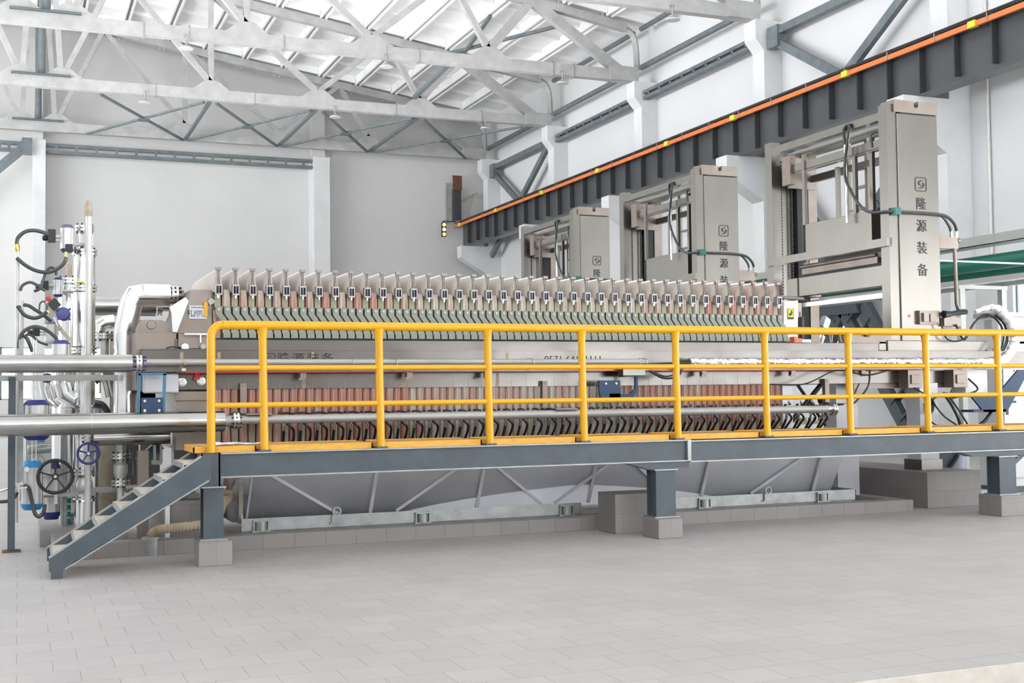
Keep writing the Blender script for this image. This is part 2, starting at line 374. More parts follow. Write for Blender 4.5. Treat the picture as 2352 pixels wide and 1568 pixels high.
for a_, b_ in list(zip(xr, xr[1:]))+list(zip(xl[1:], xl)):
    for ya, yb in zip([-13.6, -6.8, 0, 6.8, 13.6]+TY, [-6.8, 0, 6.8, 13.6]+TY+[YB]):
        for k in range(0, 5):
            yy = ya+.25+(yb-ya-.5)*k/4
            hh = .25 if k in (0, 4) else .12
            g.prism([(a_+.15, roof_z(a_+.15)+.30), (a_+.15, roof_z(a_+.15)+.30-hh), (b_-.15, roof_z(b_-.15)+.30-hh), (b_-.15, roof_z(b_-.15)+.30)], 'xz', yy-.04, yy+.04)
struct('trim_2', g, m_roof)
ORDW = ['nearest the camera, with a crane corbel beside the right-hand steel lifting frame', 'second from the right, with its crane corbel just left of the tallest lifting frame', 'third from the right, carrying the middle roof truss', 'fourth from the right, beside the upper X brace', 'in the far back corner']
for i, y in enumerate(TY):
    t = thing('wall_column', 'white concrete wall column '+ORDW[i], 'column', (XW-.4, y, 0))
    g = G(); y0, y1 = y-.26, y+.26
    g.box(18.15, XW, y0, y1, 7.5, 11.16)
    obj('upper_shaft', g, m_conc, t)
    g = G(); g.prism([(XW,11.165),(17.9,11.165),(17.9,10.65),(18.15,10.35),(XW,10.35)], 'xz', y0-.001, y1+.001); obj('column_head', g, m_conc, t)
    g = G(); g.box(18.05, XW, y0, y1, 0, 7.0); obj('lower_shaft', g, m_conc, t)
    g = G(); g.prism([(XW,7.5),(16.95,7.5),(16.95,7.02),(18.05,6.35),(XW,6.35)], 'xz', y0-.002, y1+.002); obj('corbel', g, m_conc, t)
# pilasters on the back wall
for xa, xb, lab in ((.46, .90, 'left white pilaster on the back wall behind the valve pipes'), (10.95, 11.6, 'right white pilaster on the back wall at the end of the long dark girder')):
    t = thing('wall_pilaster', lab, 'pilaster', ((xa+xb)/2, YB-.2, 0))
    g = G(); g.box(xa, xb, 48.0, YB, 0, 10.95); obj('shaft', g, m_conc, t)
    g = G(); g.box(xa+.05, xb-.08, 48.5, YB, 10.95, 15); obj('upper_shaft', g, m_wallb, t)

# ------------------------------------------------------------------ roof trusses
TLAB = {27.2:'nearest white concrete roof truss, cut off at the top of the picture', 34.0:'middle white concrete roof truss with four hanging lamps along its lower chord', 40.8:'white concrete roof truss one bay in front of the back wall', 47.6:'rearmost white concrete roof truss close to the back wall'}
def truss(y):
    t = thing('roof_truss', TLAB[y], 'truss', (.64, y, 11.17))
    w_ = .13
    tz = lambda x: roof_z(x)-.14
    g = G(); g.box(.64-17.25, .64+17.25, y-w_, y+w_, 11.17, 11.52)
    g.box(17.1, 18.1, y-.2, y+.2, 11.175, 11.62)
    obj('bottom_chord', g, m_truss, t)
    g = G(); pts = [(.64, tz(.64)), (14.75, tz(14.75))]
    g.bar((pts[0][0], y, pts[0][1]), (pts[1][0], y, pts[1][1]), 2*w_, .28)
    g.bar((.62, y, tz(.64)-.003), (.64-14.1, y, tz(14.75)), 2*w_-.006, .28)
    obj('top_chord', g, m_truss, t)
    g = G(); g.bar((17.5, y, 11.5), (14.55, y, tz(14.55)), 2*w_-.016, .30); obj('end_diagonal', g, m_truss, t)
    # end strut with the curved knee that drops onto the column
    g = G(); xs = 16.1
    g.bar((14.75, y, tz(14.75)), (17.75, y, 12.9), 2*w_-.03, .24)
    g.tube(spl([(17.6, y, 12.93), (17.95, y, 12.75), (18.1, y, 12.4), (18.15, y, 11.6)]), .11, 4); obj('end_strut', g, m_truss, t)
    def gus(x):
        g = G(); g.prism([(x-.62,11.5),(x-.2,11.82),(x+.2,11.82),(x+.62,11.5)], 'xz', y-w_+.005, y+w_-.005); obj('gusset', g, m_truss, t)
    for sgn in (1, -1):
        X = lambda x: .64+sgn*(x-.64)
        for x in (13.1, 9.45, 5.87, 1.27): gus(X(x))
        webs = [((13.1,11.75),(14.45,tz(14.5)-.1)), ((13.1,11.75),(11.9,tz(11.9))), ((9.45,11.75),(11.9,tz(11.9))), ((9.45,11.75),(5.95,tz(5.95))), ((5.87,11.75),(5.87,tz(5.87))), ((5.87,11.75),(2.9,tz(2.9))), ((1.35,11.75),(2.9,tz(2.9))), ((1.2,11.75),(.95,tz(.95)))]
        for a_, b_ in webs:
            if sgn < 0 and max(abs(a_[0]), abs(b_[0])) > 10: continue
            g = G(); g.bar((X(a_[0]), y, a_[1]), (X(b_[0]), y, b_[1]), .17, .17 if b_[0] != 14.45 else .26); obj('web_member', g, m_truss, t)
    g = G(); g.cyl((.64, y, 11.5), (.64, y, tz(.64)), .11, n=12); obj('king_post', g, m_brace, t, label='dark steel splice post at mid-span')
    g = G(); g.box(-.25, 1.5, y-.16, y-.135, 11.52, 11.60); g.box(-.25, 1.5, y-.30, y-.14, 11.52, 11.54); obj('splice_plate', g, m_brace, t, label='dark steel splice plate on the chord')
    for x in ([3.1, 4.3, 6.9, 9.9, 10.9, 15.2, 15.9] if y == 34.0 else [4.1, 7.3, 12.2, 15.4] if y == 40.8 else []):
        g = G(); g.box(x-.02, x+.02, y-w_-.012, y+w_+.012, 11.14, 11.56); obj('strap', g, m_greyg, t)
    return t
for y in TY[1:]: truss(y)
# hanging lamps
def lamp(x, y, lab):
    t = thing('hanging_lamp', lab, 'lamp', (x, y, 10.85))
    z = 11.17; yy = y-.22
    g = G(); g.lathe((x, yy, z-.30), (0,0,1), [(0,.19),(.02,.195),(.07,.12),(.10,.05)], 20); obj('shade', g, m_lampw, t)
    g = G(); g.cyl((x, yy, z-.2), (x, yy, z+.1), .03, n=10); obj('stem', g, m_greyg, t)
    g = G(); g.bar((x, yy, z+.1), (x, y-.125, z+.1), .05, .04); obj('bracket', g, m_greyg, t)
lamp(4.2, 34.0, 'dish lamp under the middle truss, leftmost of its row')
lamp(9.85, 34.0, 'dish lamp under the middle truss, left of centre of the picture')
lamp(15.45, 34.0, 'dish lamp under the middle truss, close to the right-hand wall')
lamp(3.75, 40.8, 'small far dish lamp under the rear truss, above the long dark wall girder')
lamp(10.0, 40.8, 'small far dish lamp under the rear truss, above the right pilaster')
lamp(15.5, 40.8, 'small far dish lamp under the rear truss, near its right end')
lamp(15.45, 27.2, 'nearest dish lamp, at the upper right under the nearest truss')
# steel bracing between the last two trusses
def brace(name, a_, b_, lab, w_=.12, h_=.12, grp=None, m=None):
    g = G(); g.bar(a_, b_, w_, h_); return obj(name, g, m or m_brace, label=lab, cat='brace', group=grp)
for x, wd in ((5.87, 'left'), (9.45, 'middle'), (13.1, 'right')):
    brace('strut', (x, 41.0, 11.2), (x, 47.4, 11.2), wd+' one of three straight dark steel struts between the two rear trusses', .12, .1, 'straight struts between rear trusses')
xs = [-1.9, 2.2, 5.87, 9.45, 13.1, 17.3]
for kx, (a_, b_) in enumerate(zip(xs[1:], xs[2:])):
    c = (a_+b_)/2
    t = thing('cross_brace', nth(kx)+' flat dark X brace from the left between the two rear trusses', 'brace', (c, 44.1, 11.1), 'flat X braces between rear trusses')
    for p, q in (((a_+.2,41.0),(b_-.1,47.4)), ((b_-.2,41.0),(a_+.1,47.4))):
        g = G(); g.bar((p[0], p[1], 11.15), (q[0], q[1], 11.15), .09, .07); obj('brace_bar', g, m_brace, t)
    g = G(); g.box(c-.2, c+.2, 44.0, 44.4, 11.09, 11.12); obj('centre_plate', g, m_brace, t)
t = thing('cross_brace', 'dark steel X brace under the roof slab near the right end of the rear trusses', 'brace', (14.5, 37.5, 12.6))
for p, q in (((13.3, 34.3, 12.9), (14.4, 40.6, 13.1)), ((15.8, 34.3, 12.9), (13.0, 40.6, 13.1))):
    g = G(); g.bar(p, q, .1, .1); obj('brace_bar', g, m_brace, t)
brace('strut', P(1035, 143, 34.15), P(952, 224, 40.65), 'dark steel strut slanting down to a node of the rear truss', .14, .12)
# steelwork on the right wall between columns
def laced(y0, y1, x, z0, z1, lab, alongx=False):
    t = thing('laced_girder', lab, 'girder', (x, y0, z0))
    g = G(); q = (lambda s, d0, d1, za, zb: g.box(s, s, 0, 0, 0, 0))
    if alongx:
        g.box(y0, y1, x-.1, x+.1, z1-.12, z1); obj('upper_chord', g, m_brace, t)
        g = G(); g.box(y0, y1, x-.1, x+.1, z0, z0+.12); obj('lower_chord', g, m_brace, t)
        for k in range(14):
            xx = y0+(y1-y0)*(k+.5)/14; g = G(); g.box(xx-.05, xx+.05, x-.09, x-.07, z0+.1, z1-.1); obj('batten', g, m_brace, t)
    else:
        g.box(x-.12, x+.12, y0, y1, z1-.1, z1); obj('upper_chord', g, m_brace, t)
        g = G(); g.box(x-.12, x+.12, y0, y1, z0, z0+.1); obj('lower_chord', g, m_brace, t)
        for k in range(9):
            yy = y0+(y1-y0)*(k+.5)/9; g = G(); g.box(x-.12, x-.1, yy-.05, yy+.05, z0+.08, z1-.08); obj('batten', g, m_brace, t)
laced(27.5, 33.7, 18.3, 10.58, 10.86, 'dark laced steel girder along the right wall between the second and third columns')
laced(34.3, 40.5, 18.3, 10.55, 10.83, 'dark laced steel girder along the right wall between the third and fourth columns')
laced(.92, 10.93, 48.25, 10.48, 10.86, 'long dark laced steel girder across the back wall between two pilasters', True)
laced(-4, .44, 48.25, 10.48, 10.86, 'short piece of dark girder at the left edge of the back wall', True)
t = thing('gusset_brace', 'dark diagonal brace with a corner plate at the far left of the back wall', 'brace', (-.5, 48.1, 8))
g = G(); g.bar((.15, 47.98, 10.6), (-2.6, 47.98, 8.0), .2, .32); obj('brace_bar', g, m_brace, t)
g = G(); g.prism([(.44,10.95),(.1,10.95),(0,10.6),(.15,10.3),(.44,10.3)], 'xz', 47.8, 47.86); obj('corner_plate', g, m_brace, t)
def wpipe(ya, yb, z, lab, r=.09, x=18.2):
    g = G(); g.cyl((x, ya, z), (x, yb, z), r, n=12); obj('wall_strut_pipe', g, m_brace, label=lab, cat='pipe')
wpipe(27.4, 33.8, 11.62, 'dark pipe strut at roof level between the second and third wall columns')
wpipe(34.2, 40.6, 11.62, 'dark pipe strut at roof level between the third and fourth wall columns')
wpipe(41.0, 47.4, 11.62, 'dark pipe strut at roof level in the farthest bay')
wpipe(27.5, 33.8, 12.85, 'upper dark pipe strut under the roof edge, nearer bay', .08)
wpipe(34.3, 40.6, 12.85, 'upper dark pipe strut under the roof edge, farther bay', .08)
wpipe(20.6, 27.0, 12.85, 'upper dark pipe strut under the roof edge, nearest bay', .08)
def bay(ya, yb, lab, zt=10.7, x=18.35, crx=None):
    t = thing('wall_bracing', lab, 'bracing', (x, (ya+yb)/2, 8.5))
    g = G(); g.bar((x, ya, zt+.06), (x, yb, zt+.06), .2, .2); obj('top_bar', g, m_brace, t)
    g = G(); g.bar((x, yb-.1, zt-.1), (x, ya+.1, zt-3.6), .14, .22); obj('brace_bar', g, m_brace, t)
    g = G(); g.bar((x-.1, ya+.1, zt-.1), (x-.1, yb-.1, zt-3.6), .14, .22); obj('brace_bar', g, m_brace, t)
    for y_ in (yb-.5, ya+.05):
        g = G(); g.box(x-.15, x+.15, y_, y_+.45, zt-.35, zt+.2); obj('end_plate', g, m_brace, t)
bay(41.1, 47.3, 'dark steel X bracing high on the right wall in the farthest bay')
bay(20.7, 26.9, 'dark steel X bracing high on the right wall in the nearest bay')
# big lower bracing of the near bay, laced double members
t = thing('portal_bracing', 'large dark slate laced bracing low on the right wall behind the nearest lifting frame', 'bracing', (18.3, 24, 0))
def lacedm(p, q):
    p = Vector(p); q = Vector(q); d = (q-p).normalized(); s_ = Vector((0, -d.z, d.y))*.34
    g = G(); g.bar(p+s_, q+s_, .30, .16, (1,0,0)); g.bar(p-s_, q-s_, .30, .16, (1,0,0)); n = 9
    for k in range(n):
        c = p+(q-p)*((k+.5)/n); g.bar(c+s_, c-s_, .05, .22, (1,0,0))
    obj('laced_member', g, m_blackbr, t)

LM = 1
lacedm((18.3, 26.4, 6.4), (18.3, 24.1, 3.9)); lacedm((18.3, 24.0, 3.8), (18.3, 21.3, .33)); lacedm((18.3, 24.2, 3.8), (18.3, 26.4, .33)); lacedm((18.3, 24.0, 4.0), (18.3, 21.4, 6.4))
g = G(); g.prism([(23.3,3.2),(24.9,3.2),(24.55,4.25),(23.7,4.25)], 'yz', 18.14, 18.2); obj('centre_plate', g, m_blackbr, t)
# conduit pipes on the near right wall
for y, lab in ((17.9, 'thin white conduit running down the right wall, nearer one'), (19.6, 'thin white conduit running down the right wall beside the near column')):
    g = G(); g.cyl((XW-.05, y, 3.6), (XW-.05, y, 12.5), .035, n=8); obj('wall_conduit', g, m_pipew, label=lab, cat='conduit')

# ------------------------------------------------------------------ crane runway
XG = 17.5
t = thing('crane_runway_girder', 'long dark grey crane girder with vertical stiffeners along the right wall', 'girder', (XG, 30, 7.5))
g = G(); g.box(XG-.008, XG+.008, 14, 48.6, 7.52, 8.62); obj('web', g, m_crane, t)
g = G(); g.box(XG-.18, XG+.18, 14, 48.6, 7.5, 7.525); obj('bottom_flange', g, m_crane, t)
g = G(); g.box(XG-.2, XG+.2, 14, 48.6, 8.62, 8.65); obj('top_flange', g, m_crane, t)
for k in range(33):
    y = 15.0+k*1.02
    g = G(); g.box(XG-.165, XG-.008, y-.02, y+.02, 7.53 if k % 6 == 5 else 7.66, 8.62); obj('stiffener', g, m_craneb, t)
g = G(); g.box(XG-.05, XG+.05, 14, 48.6, 8.651, 8.75); obj('crane_rail', g, m_rust, t, label='rusty brown crane rail')
t = thing('conductor_rail', 'bright orange conductor rail clipped in front of the crane girder', 'rail', (17.24, 30, 8.5))
g = G(); g.box(17.19, 17.25, 14, 49.0-.05, 8.44, 8.545); obj('rail_bar', g, m_orange, t)
g = G(); g.cyl((17.20, 14, 8.62), (17.20, 48.8, 8.62), .022, n=8); obj('cable', g, m_black, t)
for k in range(24):
    y = 15.1+k*1.45
    g = G(); g.box(17.175, 17.19, y-.012, y+.012, 8.43, 8.60); g.box(17.175, 17.32, y-.012, y+.012, 8.60, 8.615); obj('hanger', g, m_greyg, t)
for y in (18.4, 22.35, 27.0, 30.5, 35.0, 39.5, 44.0, 48.2):
    g = G(); g.box(17.16, 17.26, y-.1, y+.1, 8.43, 8.56); obj('clip', g, m_ylab, t, label='yellow plastic clip')
# end stop and signal at the far end of the runway
t = thing('crane_end_stop', 'dark steel post with a rusty buffer plate at the far end of the crane girder', 'end stop', (17.2, 48.6, 8.7))
g = G(); g.box(17.1, 17.4, 48.55, 48.85, 8.75, 10.1); obj('post', g, m_craneb, t)
g = G(); g.box(17.02, 17.42, 48.48, 48.54, 10.0, 10.62); obj('buffer_plate', g, m_rust, t)
g = G(); g.bar((17.4, 48.6, 9.6), (18.2, 48.7, 9.95), .06, .06); g.bar((18.1, 48.6, 9.9), (17.8, 48.7, 8.9), .06, .06); obj('stay', g, m_beige, t)
g = G(); g.box(16.85, 16.93, 48.85, 48.93, 8.6, 10.35); 
for z in (9.2, 9.9): g.box(16.9, 17.2, 48.8, 48.84, z, z+.05)
obj('ladder_rail', g, m_pipe, t)
t = thing('signal_light', 'small lit three-lamp signal hanging at the far end of the orange rail', 'signal light', (16.65, 48.6, 8.1))
g = G(); g.box(16.56, 16.74, 48.62, 48.72, 8.02, 8.62); g.box(16.62, 17.2, 48.66, 48.70, 8.66, 8.70); g.box(16.62, 16.66, 48.66, 48.70, 8.6, 8.7); obj('housing', g, m_dark, t)
for z, c, nm in ((8.52, (1,.75,.08), 'yellow lamp'), (8.32, (.35,1,.5), 'green lamp'), (8.12, (1,.35,.08), 'orange lamp')):
    g = G(); g.lathe((16.65, 48.62, z), (0,-1,0), [(0,.075),(.02,.07),(.03,.03)], 16); obj('signal_lamp', g, emit('signal_'+nm.split()[0], c, 3), t, label=nm)


# ------------------------------------------------------------------ concrete blocks on the floor
def block(x0, x1, y0, y1, z1, lab, name='tiled_plinth', z0=0, m=None):
    g = G(); g.box(x0, x1, y0, y1, z0, z1); return obj(name, g, m or m_plinth, label=lab, cat='plinth', bev=.006)
block(1.42, 1.70, 10.60, 10.92, .21, 'small tiled concrete pad under the left platform column, by the stairs')
block(5.78, 6.05, 10.53, 10.85, .19, 'small tiled concrete pad under the middle platform column')
block(10.14, 10.52, 10.60, 10.95, .23, 'small tiled concrete pad under the right platform column')
block(5.60, 6.30, 11.10, 11.50, .40, 'square tiled concrete block at the kerb behind the middle platform column')
block(10.08, 10.90, 11.72, 14.2, .43, 'large long tiled concrete plinth under the right end of the press')
block(1.30, 1.68, 12.05, 14.0, .44, 'tiled concrete plinth with a white cable duct on it, behind the stairs')
block(.2, 1.0, 12.7, 14.0, .16, 'low tiled base under the upright valve pipes')
g = G()
g.box(.30, 5.595, 11.55, 11.75, 0, .135); g.box(6.305, 9.72, 11.55, 11.75, 0, .135); g.box(9.5, 9.72, 11.75, 14.2, 0, .135); g.box(.30,.5,11.75,12.6,0,.135)
obj('floor_curb', g, m_curb, label='low brown tiled kerb running around the press pit', cat='curb')

# ------------------------------------------------------------------ access platform, stair, railing
t = thing('access_platform', 'grey steel access platform with yellow grating in front of the press', 'platform', (6, 10.9, 0))
def ibeam(g, x0, x1, yf, z0, z1, w_=.16):
    g.box(x0, x1, yf, yf+w_, z1-.012, z1); g.box(x0, x1, yf, yf+w_, z0, z0+.012); g.box(x0, x1, yf+w_/2-.05, yf+w_/2-.04, z0, z1)
def chan(g, x0, x1, yf, z0, z1):   # channel, flat web outward
    g.box(x0, x1, yf, yf+.008, z0, z1); g.box(x0, x1, yf, yf+.09, z1-.012, z1); g.box(x0, x1, yf-.004, yf+.09, z0-.002, z0+.012)
g = G(); g.box(1.62, 6.215, 10.73, 10.742, .745, .935); obj('front_beam', g, m_grey, t)
g = G(); g.box(6.255, 13.2, 10.73, 10.742, .735, .925); obj('front_beam', g, m_grey, t)
for xa, xb, dz in ((1.60, 6.22, 0), (6.25, 13.2, -.01)):
    for z in (.735+dz, .938+dz):
        g = G(); g.box(xa, xb, 10.70, 10.86, z, z+.012); obj('beam_flange', g, m_greyg, t)  # light edge line of the grey beam put into the flange colour
g = G(); g.box(6.215, 6.255, 10.695, 10.87, .735, .95); obj('joint_plate', g, m_greyg, t)
g = G(); g.box(1.60, 13.2, 11.36, 11.44, .74, .945); obj('rear_beam', g, m_grey, t)
for x in (1.62, 3.2, 4.7, 5.9, 7.6, 9.0, 10.2, 11.8):
    g = G(); g.box(x, x+.06, 10.86, 11.36, .78, .94); obj('cross_member', g, m_grey, t)
g = G(); g.box(1.455, 1.62, 10.70, 10.712, .66, .95); g.box(1.45, 1.465, 10.70, 10.9, .66, .95); g.box(1.60, 1.615, 10.70, 10.9, .66, .95); g.box(1.45,1.62,10.9,10.91,.66,.95); obj('corner_box', g, m_grey, t)
def col(x0, x1, z0, lab=None):
    g = G(); g.box(x0, x1, 10.68, 10.692, z0, .66); g.box(x0, x1, 10.86, 10.872, z0, .66); g.box(x0+.02, x1-.02, 10.69, 10.86, z0, .66)
    obj('column', g, m_grey, t)
    g = G(); g.box(x0-.03, x1+.03, 10.65, 10.89, z0, z0+.012); g.box(x0-.02, x1+.02, 10.66, 10.88, .655, .667); obj('end_plate', g, m_greyg, t)
col(1.47, 1.64, .211); col(5.84, 6.06, .191); col(10.20, 10.44, .231)
for xa, xb in ((5.5, 6.24), (9.6, 11.2)):
    g = G(); g.prism([(xa,.745),(xb,.745),(xb,.668),(xa+.28,.668)], 'xz', 10.72, 10.88); obj('haunch', g, m_grey, t)
for xa in (10.4,):
    g = G(); g.bar((xa, 10.8, .5), (xa+.35, 10.8, .74), .05, .05); obj('knee_brace', g, m_grey, t)
# grating: one panel per post bay, bars modelled
px_ = [1.545, 1.99, 3.045, 4.105, 5.085, 6.125, 7.18, 8.23, 9.265, 10.28, 11.33, 12.4]
bays = [(1.40, px_[1]-.05)]+[(a_+.05, b_-.05) for a_, b_ in zip(px_[1:], px_[2:])]
for a_, b_ in bays:
    g = G(); z0, z1 = .951, 1.0
    g.box(a_, b_, 10.80, 10.815, z0-.002, z1+.004); g.box(a_, b_, 11.42, 11.435, z0-.002, z1+.004); g.box(a_, a_+.012, 10.8, 11.435, z0, z1); g.box(b_-.012, b_, 10.8, 11.435, z0, z1)
    fr = obj('grating_edge', g, m_grate, t)
    g = G(); n = int((b_-a_)/.04)
    for k in range(1, n): x = a_+(b_-a_)*k/n; g.box(x-.006, x+.006, 10.815, 11.42, z0, z1-.002)
    for k in range(1, 14): y = 10.8+.635*k/14; g.box(a_+.01, b_-.01, y-.006, y+.006, z0, z1-.004)
    obj('grating_panel', g, m_grtop, t)
# plastic bag lying on the deck
g = G(); 
n_ = 22
pts = []
for i in range(n_+1):
    u = i/n_; x = 1.60+.46*u; wv = .011*math.sin(u*PI)**.4*(1+.5*math.sin(u*17)+.3*math.sin(u*31))+.003
    pts.append((x, 10.98+.03*math.sin(u*7), 1.016+wv)); 
g.tube(pts, [max(.006, .034*(1-u_*.75)*(1+.25*math.sin(u_*23))) for u_ in [i/n_ for i in range(n_+1)]], 10)
for v in g.b.verts: v.co.z = 1.002+(v.co.z-1.002)*.5 if v.co.z > 1.002 else 1.002; v.co.y = 10.98+(v.co.y-10.98)*2.2
obj('plastic_bag', g, m_white, label='crumpled white plastic bag lying on the yellow grating by the corner post', cat='bag')
# railing
t = thing('safety_railing', 'yellow tubular safety railing with three rails along the platform', 'railing', (6, 10.75, .95))
YR = 10.75; ZT = 2.055
arc = [(px_[0], YR, .952), (px_[0], YR, 1.6), (px_[0], YR, ZT-.10)]+[(px_[0]+.10-.10*math.cos(a*PI/16), YR, ZT-.10+.10*math.sin(a*PI/16)) for a in range(1, 9)]
g = G(); g.tube(arc, .037, 16); obj('corner_post', g, m_yellow, t)
g = G(); g.tube([(px_[0]+.10, YR, ZT), (13.2, YR, ZT)], .039, 16); obj('top_rail', g, m_yellow, t)
for z, nm in ((1.682, 'middle_rail'), (1.357, 'lower_rail')):
    g = G(); g.tube([(px_[0]+.03, YR, z), (13.2, YR, z)], .024, 12); obj(nm, g, m_yellow, t)
for x in px_[1:]:
    g = G(); g.tube([(x+.015, YR, .965), (x+.003, YR, 1.6), (x, YR, 1.93), (x-.004, YR, 2.0), (x-.004, YR, ZT-.02)], [.036, .036, .036, .043, .052], 16)
    p_ = obj('post', g, m_yellow, t)
    g = G(); g.box(x-.035, x+.065, 10.705, 10.80, .951, .966); obj('base_plate', g, m_grey, p_)
# stair
t = thing('steel_stair', 'short grey steel stair with dusty treads at the left end of the platform', 'stairs', (.8, 10.75, 0))
def stringer(y, z_off=0, x0=.235):
    g = G(); poly = [(x0,.06),(x0+.10,.06),(x0+.145,.11),(1.50,.735),(1.50,.95),(1.42,.935),(x0,.165)]
    g.prism(poly, 'xz', y, y+.008)
    return g
def sflange(y, par, x0=.235):
    for p, q in (((x0,.168),(1.42,.938)), ((x0+.12,.075),(1.48,.735))):
        g = G(); g.bar((p[0], y+.03, p[1]), (q[0], y+.03, q[1]), .066, .011); obj('flange', g, m_greyg, par)  # highlight lines of the grey stringer put in as a lighter colour
sflange(10.43, obj('stringer', stringer(10.43), m_grey, t))
sflange(11.12, obj('stringer', stringer(11.12), m_grey, t))
for y in (10.43, 11.12):
    g = G(); g.box(.25, .34, y-.005, y+.09, 0, .075); obj('foot_block', g, m_grey, t)
nt_ = 7
for k in range(nt_):
    z = .165+(.97-.165)*(k+.25)/nt_; x = .235+(1.42-.235)*(k+.05)/nt_
    g = G(); g.box(x+.02, x+.20, 10.44, 11.13, z-.012, z); tr = obj('tread', g, m_tread, t)
    g = G(); g.box(x+.012, x+.02, 10.44, 11.13, z-.045, z+.001); obj('tread_nosing', g, m_greyg, tr)

# ------------------------------------------------------------------ filter press (nearest)
t = thing('filter_press', 'long stainless filter press frame with lettering, the nearest machine', 'filter press', (5.5, 13, 0))
PR = t
X0B, X1B = 1.45, 10.55
g = G(); g.box(1.40, 10.9, 12.16, 12.36, 1.50, 1.655); obj('side_beam_lower', g, m_steel, t, bev=.004)
g = G(); g.box(1.40, 9.75, 12.14, 12.36, 1.655, 1.992); obj('side_beam_upper', g, m_steel, t, bev=.004)
g = G(); g.box(1.08, 11.95, 12.0, 12.14, 1.674, 1.886); g.box(1.08, 11.95, 11.985, 12.14, 1.882, 1.892); g.box(1.4,11.95,11.985,12.0,1.668,1.682); obj('drip_tray', g, m_steel, t)
g = G(); g.cyl((1.45, 11.975, 1.664), (10.2, 11.975, 1.664), .005, n=6); obj('trip_wire', g, m_red, t, label='thin red safety cable')
g = G(); g.box(1.40, 10.9, 13.95, 14.15, 1.50, 1.99); obj('rear_side_beam', g, m_steel, t)
# dark resting edge for the plates
g = G(); g.box(1.78, 8.42, 12.13, 12.20, 1.992, 2.004); obj('wear_strip', g, m_dark, t)
# faint yellow weld stains are a finish of the beam: shown as thin tape marks
m_stain = mat('ochre_stain', (.34,.25,.13), .5, .4, var=.2, scale=12, vcol=(.27,.235,.20))
for x, up_ in ((1.45, 1), (1.80, 1), (2.72, 1), (3.88, 1), (4.80, 1), (2.66, 0), (3.70, 0), (4.75, 0), (6.9, 0)):
    g = G(); w_ = .02
    if up_: g.prism([(x-w_,1.675),(x-w_*.8,1.86),(x+w_*.7,1.865),(x+w_,1.675)], 'xz', 11.999, 12.0)
    else: g.prism([(x-w_,1.505),(x-w_*.7,1.65),(x+w_*.8,1.652),(x+w_,1.505)], 'xz', 12.159, 12.16)
    obj('ochre_streak', g, m_stain, t)
# fixed head on the left
g = G(); g.prism([(1.77,2.48),(1.555,2.48),(1.535,2.33),(1.39,2.05),(1.77,2.05)], 'xz', 12.22, 13.9); hd = obj('fixed_head', g, m_steelw, t, bev=.006)
g = G(); g.box(1.04, 1.42, 12.15, 13.95, 1.50, 2.055); obj('head_block', g, m_steelw, t, bev=.006)
g = G(); g.prism([(1.05,2.056),(1.05,2.09),(1.085,2.15),(1.12,2.178),(1.29,2.178),(1.34,2.15),(1.375,2.056)], 'xz', 12.2, 12.3); g.lathe((1.19, 12.2, 2.13), (0,-1,0), [(0,.045),(.012,.04)], 18); obj('lifting_lug', g, m_steelw, t)
g = G(); g.box(1.43, 1.77, 12.1, 12.3, 1.9, 2.045); obj('head_foot', g, m_steelw, t, bev=.004)
g = G(); g.prism([(1.37,2.25),(1.35,2.30),(1.50,2.40),(1.53,2.36),(1.42,2.06),(1.38,2.06)], 'xz', 12.12, 12.16); obj('splash_sheet', g, m_sheet, t, label='milky plastic sheet on the sloped side')
g = G(); g.box(1.545, 1.715, 12.205, 12.218, 2.195, 2.325); npl = obj('name_plate', g, m_paper, t)
text('small_print', '型号  过滤面积  压力\n编号  滤室容积  温度\n重量  出厂日期', .022, m_ink, V(1.63, 12.204, 2.245), FRONT, npl)
text('plate_title', '压滤机设备铭牌', .018, m_ink, V(1.625, 12.204, 2.305), FRONT, npl)
g = G(); g.box(1.685, 1.722, 12.195, 12.206, 2.215, 2.362); tg = obj('warning_tag', g, m_yellow, t, label='yellow upright tag')
g = G(); g.prism([(1.72,2.365),(1.745,2.40),(1.775,2.385),(1.79,2.36),(1.765,2.34),(1.74,2.33)], 'xz', 12.18, 12.20)
for x, z in ((1.74, 2.355), (1.765, 2.365), (1.755, 2.38)): g.lathe((x, 12.18, z), (0,-1,0), [(0,.008),(.01,.006)], 10)
obj('bolted_bracket', g, m_pipe, t)
g = G(); g.box(1.48, 1.77, 12.03, 12.045, 2.03, 2.045); g.box(1.625, 1.637, 12.03, 12.045, 1.955, 2.03); obj('tee_gauge', g, m_white, t, label='thin white T shaped bar')
for x, z, m_, r in ((1.49, 1.912, m_white, .036), (1.66, 1.915, m_pipe, .032)):
    g = G(); g.lathe((x, 12.09, z), (0,-1,0), [(0,r),(.02,r),(.03,r*.7),(.031,r*.3)], 24); obj('round_cap', g, m_, t)
for x, z in ((1.65, 1.585), (1.47, 1.575)):
    g = G(); g.lathe((x, 12.15, z), (0,-1,0), [(0,.042),(.012,.042),(.014,.03),(.03,.028)], 24); obj('round_port', g, m_sst, t)
g = G(); g.box(1.585, 1.635, 12.12, 12.15, 1.60, 1.665); g.box(1.575, 1.61, 12.11, 12.14, 1.595, 1.615); obj('red_switch', g, m_red, t, label='small red switch')
g = G(); g.box(1.10, 1.43, 12.05, 12.14, 1.47, 1.66); obj('side_cover', g, m_tank, t, bev=.02)
g = G(); g.box(1.40, 1.80, 12.16, 13.9, 1.40, 1.485); g.box(1.42, 1.77, 12.2, 13.9, .92, 1.40); obj('head_lower', g, m_steelw, t)
g = G(); g.box(1.40, 1.60, 12.2, 12.42, .44, .92); g.box(1.36, 1.64, 12.17, 12.45, .445, .50); obj('front_leg', g, m_steel, t)
